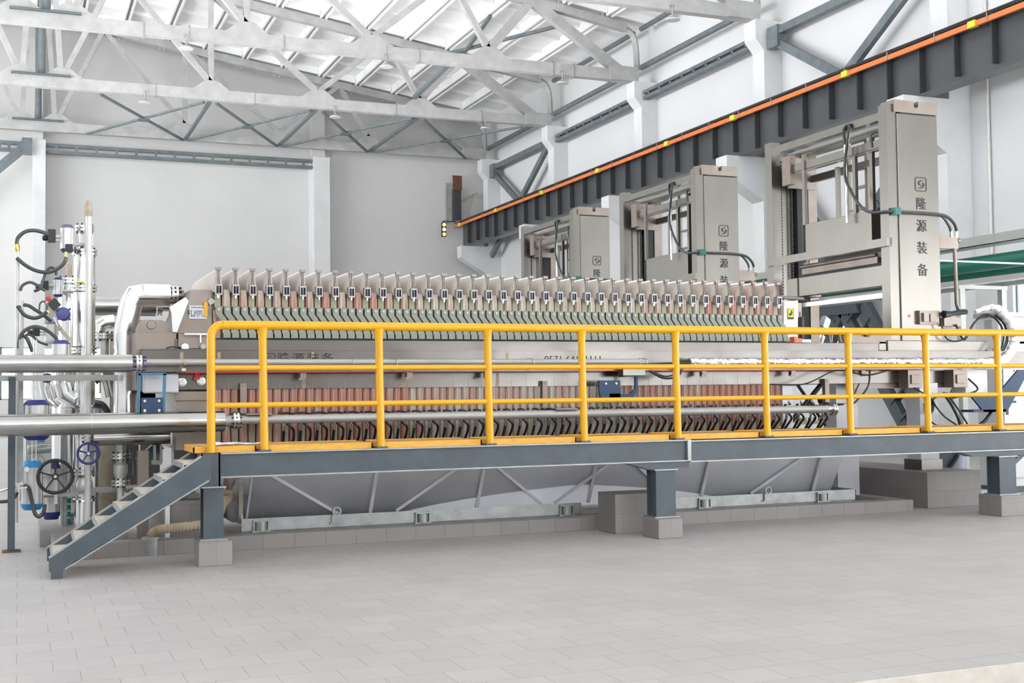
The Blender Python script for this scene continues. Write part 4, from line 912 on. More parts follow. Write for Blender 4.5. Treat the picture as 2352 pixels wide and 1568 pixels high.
# ------------------------------------------------------------------ lifting frames at the right ends of the three presses
def make_gantry():
    GX, Y0, Y1 = 10.0, 12.2, 14.87
    o = thing('lifting_frame', 'frame', 'frame', (10.4, 13.5, 2.0))
    g = G(); g.box(GX, GX+.14, Y0, Y0+.16, 1.99, 4.98); obj('front_post_channel', g, m_steelb, o)
    g = G(); g.box(GX+.14, GX+.77, Y0-.02, Y0+.30, 2.02, 4.87); fp = obj('front_cover', g, m_steelb, o, bev=.012)
    g = G(); g.prism([(GX+.09,4.88),(GX+.09,5.035),(GX+.40,5.035),(GX+.40,4.97),(GX+.42,4.95),(GX+.45,4.95),(GX+.47,4.97),(GX+.47,5.035),(GX+.77,5.035),(GX+.77,4.88)], 'xz', Y0-.03, Y0+.22); obj('top_cap', g, m_steelw, o)
    g = G(); g.cyl((GX+.435, Y0+.05, 4.95), (GX+.435, Y0+.22, 4.95), .05, n=14); g.box(GX+.2,GX+.72,Y0-.01,Y0+.2,4.868,4.882); obj('sprocket', g, m_dark, o)
    g = G(); g.box(GX, GX+.10, Y0+.16, Y1-.16, 4.80, 4.90); obj('top_rail', g, m_steelb, o)
    g = G(); g.box(GX+.5, GX+.6, Y0+.3, Y1-.1, 4.78, 4.88); obj('top_rail', g, m_steelb, o)
    g = G(); g.cyl((GX+.3, Y0+.3, 4.80), (GX+.3, Y1-.1, 4.80), .035, n=12); obj('drive_shaft', g, m_pipe, o)
    # back post: channel, guide and open chain bay
    g = G(); g.box(GX, GX+.15, Y1-.16, Y1, 1.99, 4.98); obj('back_post_channel', g, m_steelb, o)
    g = G(); g.box(GX+.62, GX+.77, Y1-.16, Y1, 1.99, 4.86); g.box(GX+.15,GX+.77,Y1-.16,Y1+.0,4.72,4.84); obj('back_post_inner', g, m_steelw, o)
    g = G(); g.box(GX+.15, GX+.62, Y1-.03, Y1-.02, 2.0, 4.72); obj('back_cover', g, m_steelb, o)
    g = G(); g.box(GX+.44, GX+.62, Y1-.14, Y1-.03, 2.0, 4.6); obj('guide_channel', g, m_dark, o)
    for x in (GX+.20, GX+.38):
        g = G()
        for k in range(60):
            z = 2.05+.044*k; g.box(x-.012, x+.012, Y1-.10, Y1-.09, z, z+.03)
        g.cyl((x, Y1-.08, 2.0), (x, Y1-.08, 4.75), .007, n=6)
        obj('lifting_chain', g, m_blackm, o)
    # bracket plates and second rail
    g = G(); g.box(GX+.08, GX+.17, Y1-.5, Y1-.30, 4.33, 4.74); g.box(GX+.17, GX+.62, Y1-.34, Y1-.30, 4.30, 4.68)
    obj('carriage_plate', g, m_steelw, o)
    g = G(); g.box(GX+.12, GX+.20, Y0+.16, Y1-.34, 4.48, 4.60); g.box(GX+.12, GX+.20, Y0+.16, Y1-.34, 4.47, 4.50); obj('carriage_rail', g, m_steelb, o)
    g = G(); g.box(GX+.55, GX+.61, Y0+.3, Y1-.34, 4.40, 4.50); obj('carriage_rail', g, m_steelb, o)
    for y, x, zb, zt in ((14.10, .10, 3.1, 4.70), (13.62, .30, 3.6, 4.45), (13.35, .58, 3.6, 4.9), (13.75, .58, 3.6, 4.8), (12.70, .14, 3.6, 4.66), (12.60, .30, 3.6, 4.5), (13.02, .12, 3.6, 4.6), (12.42, .55, 3.5, 4.5)):
        g = G(); g.box(GX+x, GX+x+.045, y-.03, y+.03, zb, zt); obj('upright_bar', g, m_steelb, o)
    for z in (4.15, 3.85):
        g = G(); g.box(GX+.585, GX+.62, 13.35, 13.75, z, z+.04); obj('ladder_rung', g, m_steelb, o)
    # wash box
    g = G(); g.box(GX+.10, GX+.34, 12.66, 14.14, 3.30, 3.72); wb = obj('wash_box', g, m_steelb, o, bev=.006)
    g = G()
    for y in (12.72, 14.08):
        for z in (3.36, 3.66): g.lathe((GX+.1, y, z), (-1,0,0), [(0,.012),(.006,.01)], 8)
    g.b.free()
    g = G(); g.box(GX+.36, GX+.7, 12.45, 12.7, 3.25, 3.62); g.box(GX+.36,GX+.7,12.4,14.1,3.2,3.26); obj('motor_box', g, m_pipe, o)
    g = G(); g.box(GX-.04, GX+.04, Y0+.0, Y1-.05, 3.20, 3.305); obj('guard_rail', g, m_steelb, o)
    g = G(); g.cyl((GX+.08, 12.55, 3.13), (GX+.08, 14.15, 3.13), .03, n=12); g.box(GX+.05, GX+.30, 12.5, 14.1, 3.02, 3.10); obj('spray_bar', g, m_steelw, o)
    g = G(); g.box(GX+.06,GX+.4,12.3,14.0,2.985,3.02); obj('dark_strip', g, m_dark, o)  # solid near-black strip between spray bar and box beam
    g = G(); g.box(GX+.02, GX+.16, Y0+.16, 14.15, 2.72, 2.98); g.box(GX-.0,GX+.4,14.15,14.4,2.72,2.98); obj('lower_box_beam', g, m_steelb, o, bev=.006)
    g = G(); g.box(GX+.3, GX+.36, Y0+.3, Y1-.1, 2.60, 2.66); g.box(GX+.5,GX+.55,Y0+.3,Y1-.1,2.66,2.70); obj('thin_tie_rod', g, m_sst, o)
    # carriage foot
    g = G(); g.box(GX-.08, GX+1.50, Y0-.02, Y0+.3, 1.892, 2.03); g.box(GX-.2,GX-.08,Y0,Y0+.25,1.90,2.02); obj('front_carriage', g, m_steelb, o, bev=.01)
    g = G(); g.box(GX-.08, GX+1.50, Y1-.3, Y1, 1.892, 2.03); obj('rear_carriage', g, m_steelb, o)
    # hoses
    g = G(); g.tube(spl([(GX+.02,13.05,4.62),(GX-.02,13.02,4.80),(GX-.03,12.93,4.86),(GX-.03,12.9,4.8),(GX-.02,13.0,4.45),(GX-.02,13.0,4.15),(GX-.02,12.75,3.80),(GX-.03,12.5,3.66),(GX-.03,12.2,3.625),(GX+.2,12.13,3.62),(GX+.6,12.13,3.62),(GX+.85,12.15,3.60),(GX+1.0,12.18,3.52),(GX+1.06,12.2,3.43)]), .020, 10); obj('hydraulic_hose', g, m_blkhose, o)
    g = G(); g.tube(spl([(GX+.6,12.15,3.62),(GX+.8,12.17,3.60),(GX+.93,12.2,3.50),(GX+.97,12.2,3.42)]), .018, 10); obj('hydraulic_hose', g, m_blkhose, o)
    g = G(); g.tube(spl([(GX+.05,12.55,4.5),(GX+.04,12.55,4.65),(GX+.05,12.45,4.68),(GX+.1,12.35,4.6)]), .018, 8); obj('short_loop_hose', g, m_blkhose, o)
    g = G(); g.cyl((GX+.02, 13.05, 4.5), (GX+.02, 13.05, 4.68), .022, n=10); g.cyl((GX+.02,13.05,3.6),(GX+.02,13.05,4.5),.018,n=8); obj('hose_fitting', g, m_sst, o)
    g = G(); g.box(GX+.02, GX+.11, 12.10, 12.2, 3.58, 3.67); obj('hose_clamp', g, m_greenc, o, label='small green hose clamp')
    g = G(); g.box(GX+.77, GX+1.08, 12.2, 12.24, 3.20, 3.37); g.lathe((GX+1.08,12.22,3.31),(1,0,0),[(0,.03),(.04,.03)],12); obj('hose_bracket', g, m_steelw, o)
    for x in (.97, 1.06):
        g = G(); g.cyl((GX+x, 12.2, 3.34), (GX+x, 12.2, 3.44), .018, n=8); obj('hose_ferrule', g, m_sst, o)
    g = G(); g.tube([(GX+1.0, 12.18, 3.2), (GX+1.01, 12.18, 2.5), (GX+1.03, 12.18, 2.44), (GX+1.08, 12.18, 2.41), (GX+1.15, 12.18, 2.41)], .024, 10); dp = obj('down_pipe', g, m_steelw, o)
    # switch box low on the cover
    g = G(); g.box(GX+.38, GX+.68, Y0-.07, Y0-.021, 2.23, 2.40); g.box(GX+.42,GX+.50,Y0-.10,Y0-.07,2.26,2.37); g.box(GX+.52,GX+.60,Y0-.1,Y0-.07,2.26,2.36); obj('switch_box', g, m_steelw, o)
    g = G(); g.lathe((GX+.26, Y0-.021, 2.335), (0,-1,0), [(0,.022),(.002,.022)], 18); obj('round_sticker', g, m_redst, o, label='small round red sticker')
    logo(GX+.487, 3.99, Y0-.024, .17, o)
    for i, ch in enumerate('隆源装备'):
        text('lettering', ch, .165, m_ink, V(GX+.484, Y0-.024, 3.735-.278*i), FRONT, o, bold=.001)
    freeze(o); return o
m_blkhose = mat('grey_black_hose', (.055,.06,.058), .3, var=.1)
m_greenc = mat('green_clamp', (.02,.13,.10), .4, var=0)
m_redst = mat('faded_red_sticker', (.55,.22,.20), .6, var=0)
gt = make_gantry(); gt['label'] = 'nearest and tallest stainless plate lifting frame, at the right end of the press'
dup(gt, (10.4+.0, 13.5+4.62, 2.0), 'middle stainless plate lifting frame, rising behind the plate pack')
dup(gt, (10.4+.0, 13.5+9.25, 2.0), 'farthest and smallest stainless plate lifting frame, beside the crane girder end')
# the press frames that carry the two rear lifting frames
for k, lab in ((1, 'rear filter press frame, second row, seen through gaps behind the nearest press'), (2, 'rearmost filter press frame, third row, mostly hidden')):
    y = 4.62*k+.005*k
    t = thing('filter_press', lab, 'filter press', (5.5, 13+y, 0))
    for yy in (12.16, 14.62):
        g = G(); g.box(1.4, 11.9, yy+y, yy+y+.25, 1.5, 1.888); obj('side_beam', g, m_steel, t)
    g = G(); g.box(1.42, 1.8, 12.2+y, 14.6+y, .9, 2.45); obj('fixed_head', g, m_steelw, t)
    g = G(); g.box(1.85, 8.4, 12.45+y, 14.55+y, 1.0, 2.42); obj('plate_pack', g, m_khaki, t)
    for x in (1.5, 10.3):
        for yy in (12.2, 14.6):
            g = G(); g.box(x, x+.25, yy+y, yy+y+.25, 0, 1.5); obj('support_leg', g, m_steel, t)

# white-wrapped cable loop at the right
t = thing('wrapped_cable_loop', 'thick white-wrapped cable loop standing at the right end of the platform', 'cable', (11.4, 12.0, 1.75))
wl = spl([P(2240,716,12.1), P(2275,706,12.05), P(2300,715,12.0), P(2322,745,12.0), P(2330,780,12.0), P(2318,812,12.0), P(2295,830,11.95), P(2260,834,11.92), P(2200,834,11.9)], 14)
g = G(); n_ = len(wl); g.tube(wl, [.026+.034*min(1, i/30)+.005*math.sin(i*.9)+.003*math.sin(i*2.3) for i in range(n_)], 14); obj('wrapping', g, m_wrap, t)
wl2 = spl([P(2195,745,12.1), P(2215,780,12.1), P(2235,745,12.1), P(2262,722,12.08), P(2290,735,12.05), P(2305,765,12.05), P(2300,800,12.0), P(2285,815,12.0)], 8)
g = G(); g.tube(wl2, .014, 8); obj('inner_cable', g, m_black, t)
wl2 = spl([P(2285,722,12.12), P(2306,742,12.1), P(2314,770,12.1), P(2306,800,12.05), P(2285,822,12.0)], 8)
g = G(); g.tube(wl2, .022, 8); obj('inner_cable', g, m_blkhose, t)
wl2 = spl([P(2160,740,12.1), P(2175,778,12.1), P(2205,782,12.1), P(2225,765,12.1), P(2245,735,12.1), P(2275,723,12.1)], 8)
g = G(); g.tube(wl2, .010, 8); obj('inner_cable', g, m_black, t)
g = G(); a_ = P(2165,738,12.15); b_ = P(2205,735,12.15); g.box(a_.x, b_.x, 12.12, 12.2, a_.z-.06, a_.z+.05); obj('cable_bracket', g, m_steelw, t)
g = G(); a_ = P(2165,722,12.12); g.tube([(a_.x, 12.1, a_.z), (a_.x+.12, 12.1, a_.z+.01), (a_.x+.25, 12.1, a_.z+.03), (a_.x+.36, 12.1, a_.z+.035)], [.05,.03,.035,.03], 10); obj('cable_joint', g, m_blackm, t)

# ------------------------------------------------------------------ pipes and tray in the background on the right
t = thing('cable_tray', 'grey cable tray running back into the hall above the green pipe', 'cable tray', (14, 20, 3.66))
g = G(); g.box(13.98, 14.0, 10, 34, 3.66, 3.81); g.box(13.98, 14.3, 10, 34, 3.66, 3.67); g.box(14.28, 14.3, 10, 34, 3.66, 3.81); obj('tray', g, m_tray, t)
for y in (13, 17, 21, 25, 29):
    g = G(); g.cyl((14.03, y, 3.15), (14.03, y, 3.68), .02, n=6); obj('support_rod', g, m_tray, t)
g = G(); g.cyl((14.2, 10, 3.40), (14.2, 34, 3.40), .125, n=24); obj('green_pipe', g, m_green, label='thick dark green pipe under the cable tray at the right', cat='pipe')
g = G(); g.cyl((14.75, 10, 3.33), (14.75, 34, 3.33), .10, n=20); obj('green_pipe', g, m_green, label='second green pipe, thinner and half hidden behind the first', cat='pipe')
t = thing('pipe_rack', 'flat grey rack rail on slim posts under the green pipes', 'rack', (14.1, 20, 0))
g = G(); g.box(13.98, 14.06, 10, 34, 3.08, 3.15); g.box(14.9, 14.98, 10, 34, 3.08, 3.15); obj('rack_rail', g, m_tray, t)
for y in (15.4, 21.4, 27.4, 33.4):
    g = G(); g.box(13.98, 14.98, y, y+.1, 3.02, 3.08); obj('cross_arm', g, m_tray, t)
    for x in (14.0, 14.86):
        g = G(); g.box(x, x+.1, y, y+.1, 0, 3.02); obj('post', g, m_tray, t)
g = G(); a_ = P(2155,598,13.0); b_ = P(2352,612,13.0); g.cyl((10.9, 13.0, a_.z), (16, 13.0, a_.z), .014, n=8); obj('white_conduit', g, m_pipew, label='thin white conduit crossing in front of the green pipe', cat='conduit')

# control cabinets
def cabinet(x0, x1, y0, y1, z1, lab, z0=.08):
    t = thing('control_cabinet', lab, 'cabinet', ((x0+x1)/2, (y0+y1)/2, 0))
    g = G(); g.box(x0, x1, y0, y1, z0, z1); obj('body', g, m_cab, t, bev=.01)
    g = G(); g.box(x0-.02, x1+.02, y0-.02, y1+.02, z1, z1+.06); obj('top_rim', g, m_pipe, t)
    g = G(); g.box(x0+.01, x1-.01, y0+.01, y1-.01, 0, z0); obj('plinth_base', g, m_grey, t)
    return t
t = cabinet(12.40, 14.3, 12.93, 13.36, 2.40, 'large grey control cabinet with touch screen, push buttons and red side socket')
for xa, xb in ((12.44, 13.3), (13.34, 14.25)):
    g = G(); g.box(xa, xb, 12.905, 12.928, .2, 2.30); dr = obj('door', g, m_cab, t, bev=.006)
    g = G(); g.box(xa+.05, xa+.20, 12.89, 12.925, 1.22, 1.25); g.box(xa+.03, xa+.06, 12.89, 12.925, 1.06, 1.25); obj('door_handle', g, m_blackm, dr)
g = G(); g.box(12.60, 13.0, 12.905, 12.924, 1.84, 2.06); tp = obj('touch_panel', g, m_slatebl, t)
g = G(); g.box(12.63, 12.97, 12.902, 12.905, 1.87, 2.03); obj('screen', g, m_screen, tp)
g = G(); n=8
pts = []
for qx, qz, a0 in ((13.10,1.99,0),(12.62,1.99,90),(12.62,1.49,180),(13.10,1.49,270)):
    for k in range(5):
        a = math.radians(a0+22.5*k); pts.append((qx+.06*math.cos(a), 12.922, qz+.06*math.sin(a)))
g.tube(pts, .006, 6, closed=True); obj('panel_outline', g, m_ink, t)
for k in range(4):
    g = G(); g.lathe((12.63+.085*k, 12.924, 1.66), (0,-1,0), [(0,.02),(.012,.02),(.02,.013)], 12); obj('button', g, m_ink if k == 0 else m_green, t)
for k in range(4):
    g = G(); g.lathe((12.74+.075*k, 12.924, 1.545), (0,-1,0), [(0,.018),(.012,.018),(.02,.012)], 12); obj('button', g, m_redst, t)
for k in range(8):
    zl = P(2260, 753-2.6*k, 13.1).z; g = G(); g.box(12.388, 12.399, 13.05, 13.18, zl-.006, zl+.006); obj('louvre', g, m_tray, t)
c = P(2247, 800, 13.2); g = G(); g.box(12.31, 12.398, 13.16, 13.27, c.z-.06, c.z+.05); g.cyl((12.33, 13.27, c.z+.03), (12.30, 13.4, c.z+.03), .01, n=6); obj('red_socket', g, m_red, t, label='red wall socket')
c = P(2274, 803, 13.02); g = G(); g.lathe((12.398, 13.02, c.z), (-1,0,0), [(0,.032),(.002,.032)], 16); obj('round_sticker', g, m_redst, t)
t = cabinet(10.95, 11.9, 16.2, 16.8, 2.2, 'pale blue-grey equipment cabinet far behind the cable loop')
t = cabinet(9.3, 10.6, 17.2, 17.8, 1.9, 'low pale cabinet seen between the support legs under the right end of the press')
# hydraulic tank unit under the deck
t = thing('hydraulic_unit', 'dark grey-blue hydraulic oil tank with hoses on top under the platform at the right', 'hydraulic unit', (11.6, 12.6, 0))
g = G(); g.lathe((11.35, 12.9, .12), (0,0,1), [(0,.30),(.62,.30),(.63,.33),(.67,.33)], 28); obj('tank', g, m_navygrey:=mat('tank_slate_blue', (.17,.20,.26), .45, var=.06), t)
g = G(); g.tube(spl([(11.0,12.7,.85),(11.2,12.5,.72),(11.5,12.5,.72),(11.7,12.7,.88)]), .022, 8); g.tube(spl([(11.05,12.7,.9),(11.15,12.6,.75),(11.3,12.55,.6),(11.2,12.6,.4)]), .03, 8); g.tube(spl([(11.6,12.7,.95),(11.45,12.55,.8),(11.3,12.6,.86)]), .018, 8); obj('hoses', g, m_black, t)
g = G(); g.box(11.0, 11.8, 12.5, 13.3, .05, .1); obj('base_frame', g, m_greyg, t)

# ------------------------------------------------------------------ valve and pipe group on the left
def ring_pipe(t, x, y, segs, nm='cladding', m=None):
    for z0, z1, r in segs:
        g = G(); g.cyl((x, y, z0), (x, y, z1), r, n=30); obj(nm, g, m or m_chrome, t)
def flg(t, c, ax, r, bolt=.06, nm='flange', k=8, bm=None):
    g = G(); flange(g, c, ax, r); f = obj(nm, g, m_sst, t)
    g = G(); bolts(g, c, ax, r*.82, k, bolt+.04, .008); obj('flange_bolts', g, bm or m_blackm, f)
Yv = 13.0
pz = lambda py, Y=Yv, px=190: P(px, py, Y).z
pX = lambda px, Y=Yv, py=900: P(px, py, Y).x
# main clad riser
t = thing('clad_riser_pipe', 'tall upright pipe in mirror cladding with three flange joints, behind the thin grey riser', 'pipe', (pX(194), Yv, .1))
x = pX(193); 
ring_pipe(t, x, Yv, [(pz(655), pz(583), .104), (pz(795), pz(672), .108), (pz(930), pz(835), .106), (pz(1075), pz(985), .104), (pz(1225), pz(1150), .088)])
for p_ in (580, 663, 805, 826, 1083, 1140): flg(t, (x, Yv, pz(p_)), (0,0,1), .122)
for p_ in (525,): flg(t, (x, Yv, pz(p_)), (0,0,1), .092)
g = G(); g.tube([(x,Yv,pz(575)),(x,Yv,pz(560)),(x,Yv,pz(550)),(x,Yv,pz(535))], [.05,.06,.045,.06], 16); g.box(x-.05,x+.08,Yv-.06,Yv+.06,pz(565),pz(540)); obj('valve_body', g, m_alu, t)
g = G(); g.tube([(x,Yv,pz(1140)),(x,Yv,pz(1125)),(x,Yv,pz(1110)),(x,Yv,pz(1090))], [.06,.09,.09,.06], 18); obj('lower_valve_body', g, m_alu, t)
g = G(); g.lathe((x-.05, Yv-.11, pz(652)), (0,0,1), [(0,.05),(.012,.045)], 16); obj('yellow_tag', g, m_ylab, t)
# clad elbow from the riser bottom going left (J bend)
jb = [P(185,905,13.0), P(170,918,13.0), P(150,905,13.0), P(143,880,13.0), P(143,850,13.0)]
g = G(); g.tube([(x,Yv,jb[0].z+.03)]+jb, .088, 24, facet=True); obj('elbow_cladding', g, m_chrome, t)
flg(t, (pX(143), 13.0, pz(845)), (0,0,1), .10)
# thin grey riser in front
t = thing('vent_riser', 'thin matt grey upright pipe with bent beige top before the mirror pipe', 'pipe', (pX(202,12.7), 12.7, .1))
x = P(203, 800, 12.75).x; y = 12.75
g = G(); g.tube([(x,y,.16),(x,y,P(203,495,y).z)], .032, 18); obj('pipe_run', g, m_pipew, t)
zt = P(198,468,y).z
g = G(); g.tube([(x,y,P(203,497,y).z),(x,y,zt-.03),(x-.002,y+.03,zt+.01),(x-.005,y+.08,zt+.015),(x-.008,y+.13,zt-.02),(x-.01,y+.15,zt-.08),(x-.01,y+.15,zt-.25)], [.034,.034,.033,.033,.033,.03,.02], 16); obj('top_bend', g, m_beige, t)
# second shorter riser behind
t = thing('clad_riser_pipe', 'shorter upright mirror pipe half hidden left of the main riser', 'pipe', (pX(155), 13.6, .1))
x = P(158, 700, 13.6).x; q = lambda py: P(158, py, 13.6).z
ring_pipe(t, x, 13.6, [(q(1225), q(985), .085), (q(950), q(655), .105)])
flg(t, (x, 13.6, q(645)), (0,0,1), .11); flg(t, (x, 13.6, q(940)), (0,0,1), .115)
g = G(); g.tube([(x, 13.6, q(645)), (x, 13.6, q(618)), (x, 13.62, q(608)), (x, 13.68, q(605)), (x, 13.72, q(615))], .028, 12); obj('top_bend', g, m_beige, t)
t = thing('clad_riser_pipe', 'small white upright pipe behind the navy actuators at lower left', 'pipe', (pX(135), 14.0, .1))
x = P(140, 700, 14.2).x; q = lambda py: P(140, py, 14.2).z
ring_pipe(t, x, 14.2, [(q(1180), q(750), .09)])
# thin air pipes at far left
for px_a, y, z0, z1, lab in ((39, 12.85, 1200, 590, 'leftmost slim upright air pipe feeding the black hoses'), (50, 12.9, 1150, 690, 'second slim upright air pipe, just right of the leftmost')):
    a_ = P(px_a, 800, y).x; g = G(); g.cyl((a_, y, P(px_a, z0, y).z), (a_, y, P(px_a, z1-25 if px_a == 39 else z1, y).z), .018, n=10); o = obj('air_pipe', g, m_pipew, label=lab, cat='pipe')
g = G(); a_ = P(39, 570, 12.85); g.lathe(a_-V(0,0,.03), (0,0,1), [(0,.022),(.02,.026),(.05,.026),(.07,.02)], 12); obj('brass_coupling', g, m_brass, label='brass coupling on top of the leftmost air pipe', cat='coupling')
# black hoses (each a thing)
def hose(pts, r, lab, Y=12.8, m=None, name='air_hose', dy=0):
    n_ = len(pts); g = G(); g.tube(spl([P(a_[0], a_[1], Y+(a_[2] if len(a_) > 2 else 0)) for a_ in pts], 8), r, 10); return obj(name, g, m or m_blkhose, label=lab, cat='hose')
hose([(38,560),(42,545),(58,532),(78,529),(98,533),(112,539)], .019, 'black hose arching from the leftmost air pipe to the top actuator', 12.85)
hose([(38,592),(60,610),(85,622),(112,625),(135,615),(148,602),(152,590)], .019, 'black hose sagging under the top actuator', 12.8)
hose([(46,668),(52,655),(68,648),(82,653),(95,662),(104,668)], .014, 'small black hose arching to the second actuator', 12.8)
hose([(78,669),(92,662),(100,640),(107,622),(117,614),(127,620),(129,632)], .014, 'thin black hose looping over the second actuator', 12.9)
hose([(40,702),(55,722),(75,730),(92,727),(108,716)], .019, 'black hose sagging towards the tilted navy actuator', 12.75)
hose([(46,712),(52,701),(66,702),(82,712),(98,722),(118,738)], .017, 'black hose crossing behind the sagging one at the tilted actuator', 12.9)
hose([(42,800),(45,775),(58,758),(80,750),(105,757),(125,772),(132,782)], .017, 'large black hose arching above the lower navy actuator', 12.75)
hose([(50,770),(60,775),(68,790),(74,808)], .018, 'short thick black hose dropping behind the upper clad pipe', 12.8)
hose([(55,772),(65,768),(75,772),(90,785),(110,792)], .012, 'thin black hose in front of the far window at left', 13.0)
hose([(90,712),(92,697),(100,692),(107,700),(107,712)], .008, 'thin looped wire above the tilted navy actuator', 13.0)
hose([(55,1113),(66,1122),(73,1150),(80,1178),(90,1186),(100,1175),(103,1158)], .019, 'black hose hanging below the pressure gauge by the black handwheel', 12.6)
hose([(0,1152),(18,1150),(33,1142),(40,1130)], .017, 'black hose coming from the left edge below the gauge', 12.6)
hose([(215,925),(235,930),(248,950),(255,975)], .035, 'thick black hose curving down beside the shiny right riser', 13.2)
hose([(294,1025),(306,1050),(306,1090)], .016, 'thick black cable behind the ball valve', 12.6)
hose([(0,1128),(25,1120),(48,1112)], .012, 'bright metal tube leading to the gauge manifold from the left edge', 12.6, m_sst, 'metal_tube')
for k, (a_, b_) in enumerate(((72, 78), (82, 84))):
    g = G(); g.cyl(P(a_+1, 1090, 12.7), P(b_, 780, 12.7), .004, n=6); obj('instrument_tube', g, m_sst, label='thin shiny instrument tube, '+('left' if k == 0 else 'right')+' one of the pair rising beside the navy actuators', cat='tube')
# actuators
def actuator(px, py0, py1, Y, w_, capm, botm, lab, pos=True, side=-1, to=None):
    a_ = P(px, (py0+py1)/2, Y); z1 = P(px, py0, Y).z; z0 = P(px, py1, Y).z; h = z1-z0
    t = thing('pneumatic_actuator', lab, 'actuator', (a_.x, Y, z0))
    g = G(); g.lathe((a_.x, Y, z0+.13*h), (0,0,1), [(0,w_),(.74*h,w_)], 20)
    for k in range(10):
        an = 2*PI*k/10; g.box(a_.x+w_*.96*math.cos(an)-.006, a_.x+w_*.96*math.cos(an)+.006, Y+w_*.96*math.sin(an)-.006, Y+w_*.96*math.sin(an)+.006, z0+.13*h, z0+.87*h)
    obj('cylinder', g, m_alu, t)
    g = G(); g.lathe((a_.x, Y, z0+.87*h), (0,0,1), [(0,w_*1.05),(.02*h,w_*1.05),(.11*h,w_*.8),(.13*h,w_*.72)], 20); obj('top_cap', g, capm, t)
    g = G(); g.lathe((a_.x, Y, z0+.13*h), (0,0,-1), [(0,w_*1.05),(.06*h,w_*1.0),(.13*h,w_*.75)], 20); obj('bottom_cap', g, botm, t)
    if pos:
        s_ = side; g = G(); xx = a_.x+s_*(w_+.045); g.box(min(xx, xx+s_*.075), max(xx, xx+s_*.075), Y-.05, Y+.05, z0+.35*h, z0+.80*h); g.lathe((xx+s_*.075, Y, z0+.5*h), (s_,0,0), [(0,.028),(.04,.028),(.05,.015)], 12); obj('positioner', g, m_blackm, t, bev=.006)
        g = G(); g.cyl((a_.x+s_*w_*.9, Y, z0+.55*h), (xx, Y, z0+.55*h), .016, n=8); g.cyl((a_.x+s_*w_*.9, Y, z0+.42*h), (xx, Y, z0+.42*h), .01, n=8); obj('coupling', g, m_sst, t)
    g = G(); g.cyl((a_.x+w_*.8, Y, z0+.3*h), (a_.x+w_+.14, Y+.02, z0+.3*h), .02, n=10); g.box(a_.x+w_+.1, a_.x+w_+.13, Y-.04, Y+.04, z0+.1*h, z0+.7*h); obj('mounting', g, m_alu, t)
    if to: g = G(); zz = z0+.3*h; g.cyl((a_.x, Y, zz), (to[0], to[1], zz), .022, n=10); obj('mounting', g, m_alu, t)
    return t
_rx = P(158, 700, 13.6).x
actuator(154, 516, 580, 12.9, .062, m_slatebl, m_navy, 'topmost pneumatic actuator with a grey-blue cap beside the riser top')
t = thing('solenoid_valve', 'black solenoid block with a brass fitting under the topmost actuator', 'valve', tuple(P(157,570,12.8)))
c = P(157,568,12.8); g = G(); g.box(c.x-.03,c.x+.04,12.76,12.84,c.z-.04,c.z+.03); obj('block', g, m_blackm, t, bev=.004)
c2 = P(152,585,12.8); g = G(); g.lathe(c2+V(0,0,.03), (0,0,-1), [(0,.014),(.03,.014),(.031,.018),(.06,.018),(.061,.013),(.09,.013)], 10); obj('fitting', g, m_brass, t)
actuator(133, 637, 682, 13.3, .045, m_navy, m_navy, 'small pneumatic actuator with navy caps left of the shorter riser', to=(_rx, 13.6))
actuator(118, 738, 790, 13.9, .07, m_slatebl, m_alu, 'pale pneumatic actuator in the background above the arching hose', True, to=(_rx, 13.6))
actuator(140, 781, 850, 12.6, .085, m_navy, m_navy, 'large navy-capped actuator rising just behind the upper clad pipe', False)
actuator(84, 918, 1010, 12.6, .115, m_navy, m_navy, 'big navy ribbed actuator head at left just above the lower clad pipe', False)
actuator(74, 1058, 1170, 12.75, .10, m_cyan, m_cyan, 'white actuator with bright blue ends left of the black handwheel', False)
actuator(118, 1058, 1192, 13.2, .085, m_navy, m_navy, 'white actuator with dark navy ends behind the black handwheel', False)
actuator(222, 930, 985, 13.5, .05, m_navy, m_alu, 'small navy-capped actuator behind the thin grey riser at pipe level', False)
actuator(112, 1195, 1165, 13.3, .03, m_navy, m_navy, 'tiny navy actuator low behind the handwheel', False) if False else None
# tilted round actuator
c = P(147, 722, 12.8); t = thing('rotary_actuator', 'round navy rotary actuator tilted towards the camera with a black switch box', 'actuator', tuple(c))
g = G(); g.lathe(c, (-.2,-1,.05), [(0,.065),(.05,.065),(.06,.055),(.062,.02)], 26); 
for k in range(4):
    an = PI/4+k*PI/2; g.lathe(c+V(.07*math.cos(an), -.03, .07*math.sin(an)), (0,-1,0), [(0,.012),(.025,.012)], 8)
obj('round_cover', g, m_navy, t)
g = G(); a_ = P(137,715,12.85); b_ = P(112,690,12.8); g.bar(a_, b_, .06, .07); obj('arm', g, m_alu, t)
g = G(); a_ = P(133,692,12.78); b_ = P(116,706,12.78); g.bar(a_, b_, .09, .085, (0,1,0)); obj('switch_box', g, m_blackm, t)
g = G(); g.lathe(P(111,686,12.8), (0,-1,0), [(-.03,.026),(.03,.026),(.035,.015)], 14); obj('red_cap', g, m_red, t, label='red cap')
g = G(); g.bar(P(112,714,12.78), P(104,722,12.78), .05, .03); obj('brass_nipple', g, m_brass, t)
g = G(); g.bar(P(135,752,12.8), P(162,782,12.8), .035, .035); g.bar(P(128,738,12.8), P(140,755,12.8), .06, .03); obj('linkage', g, m_beige, t)
g = G(); g.bar(P(124,728,12.78), P(132,748,12.78), .05, .01); obj('white_tag', g, m_white, t)
c = P(108, 868, 12.75); t = thing('rotary_actuator', 'small blue valve with a red and white tag left of the lower mirror elbow', 'actuator', tuple(c))
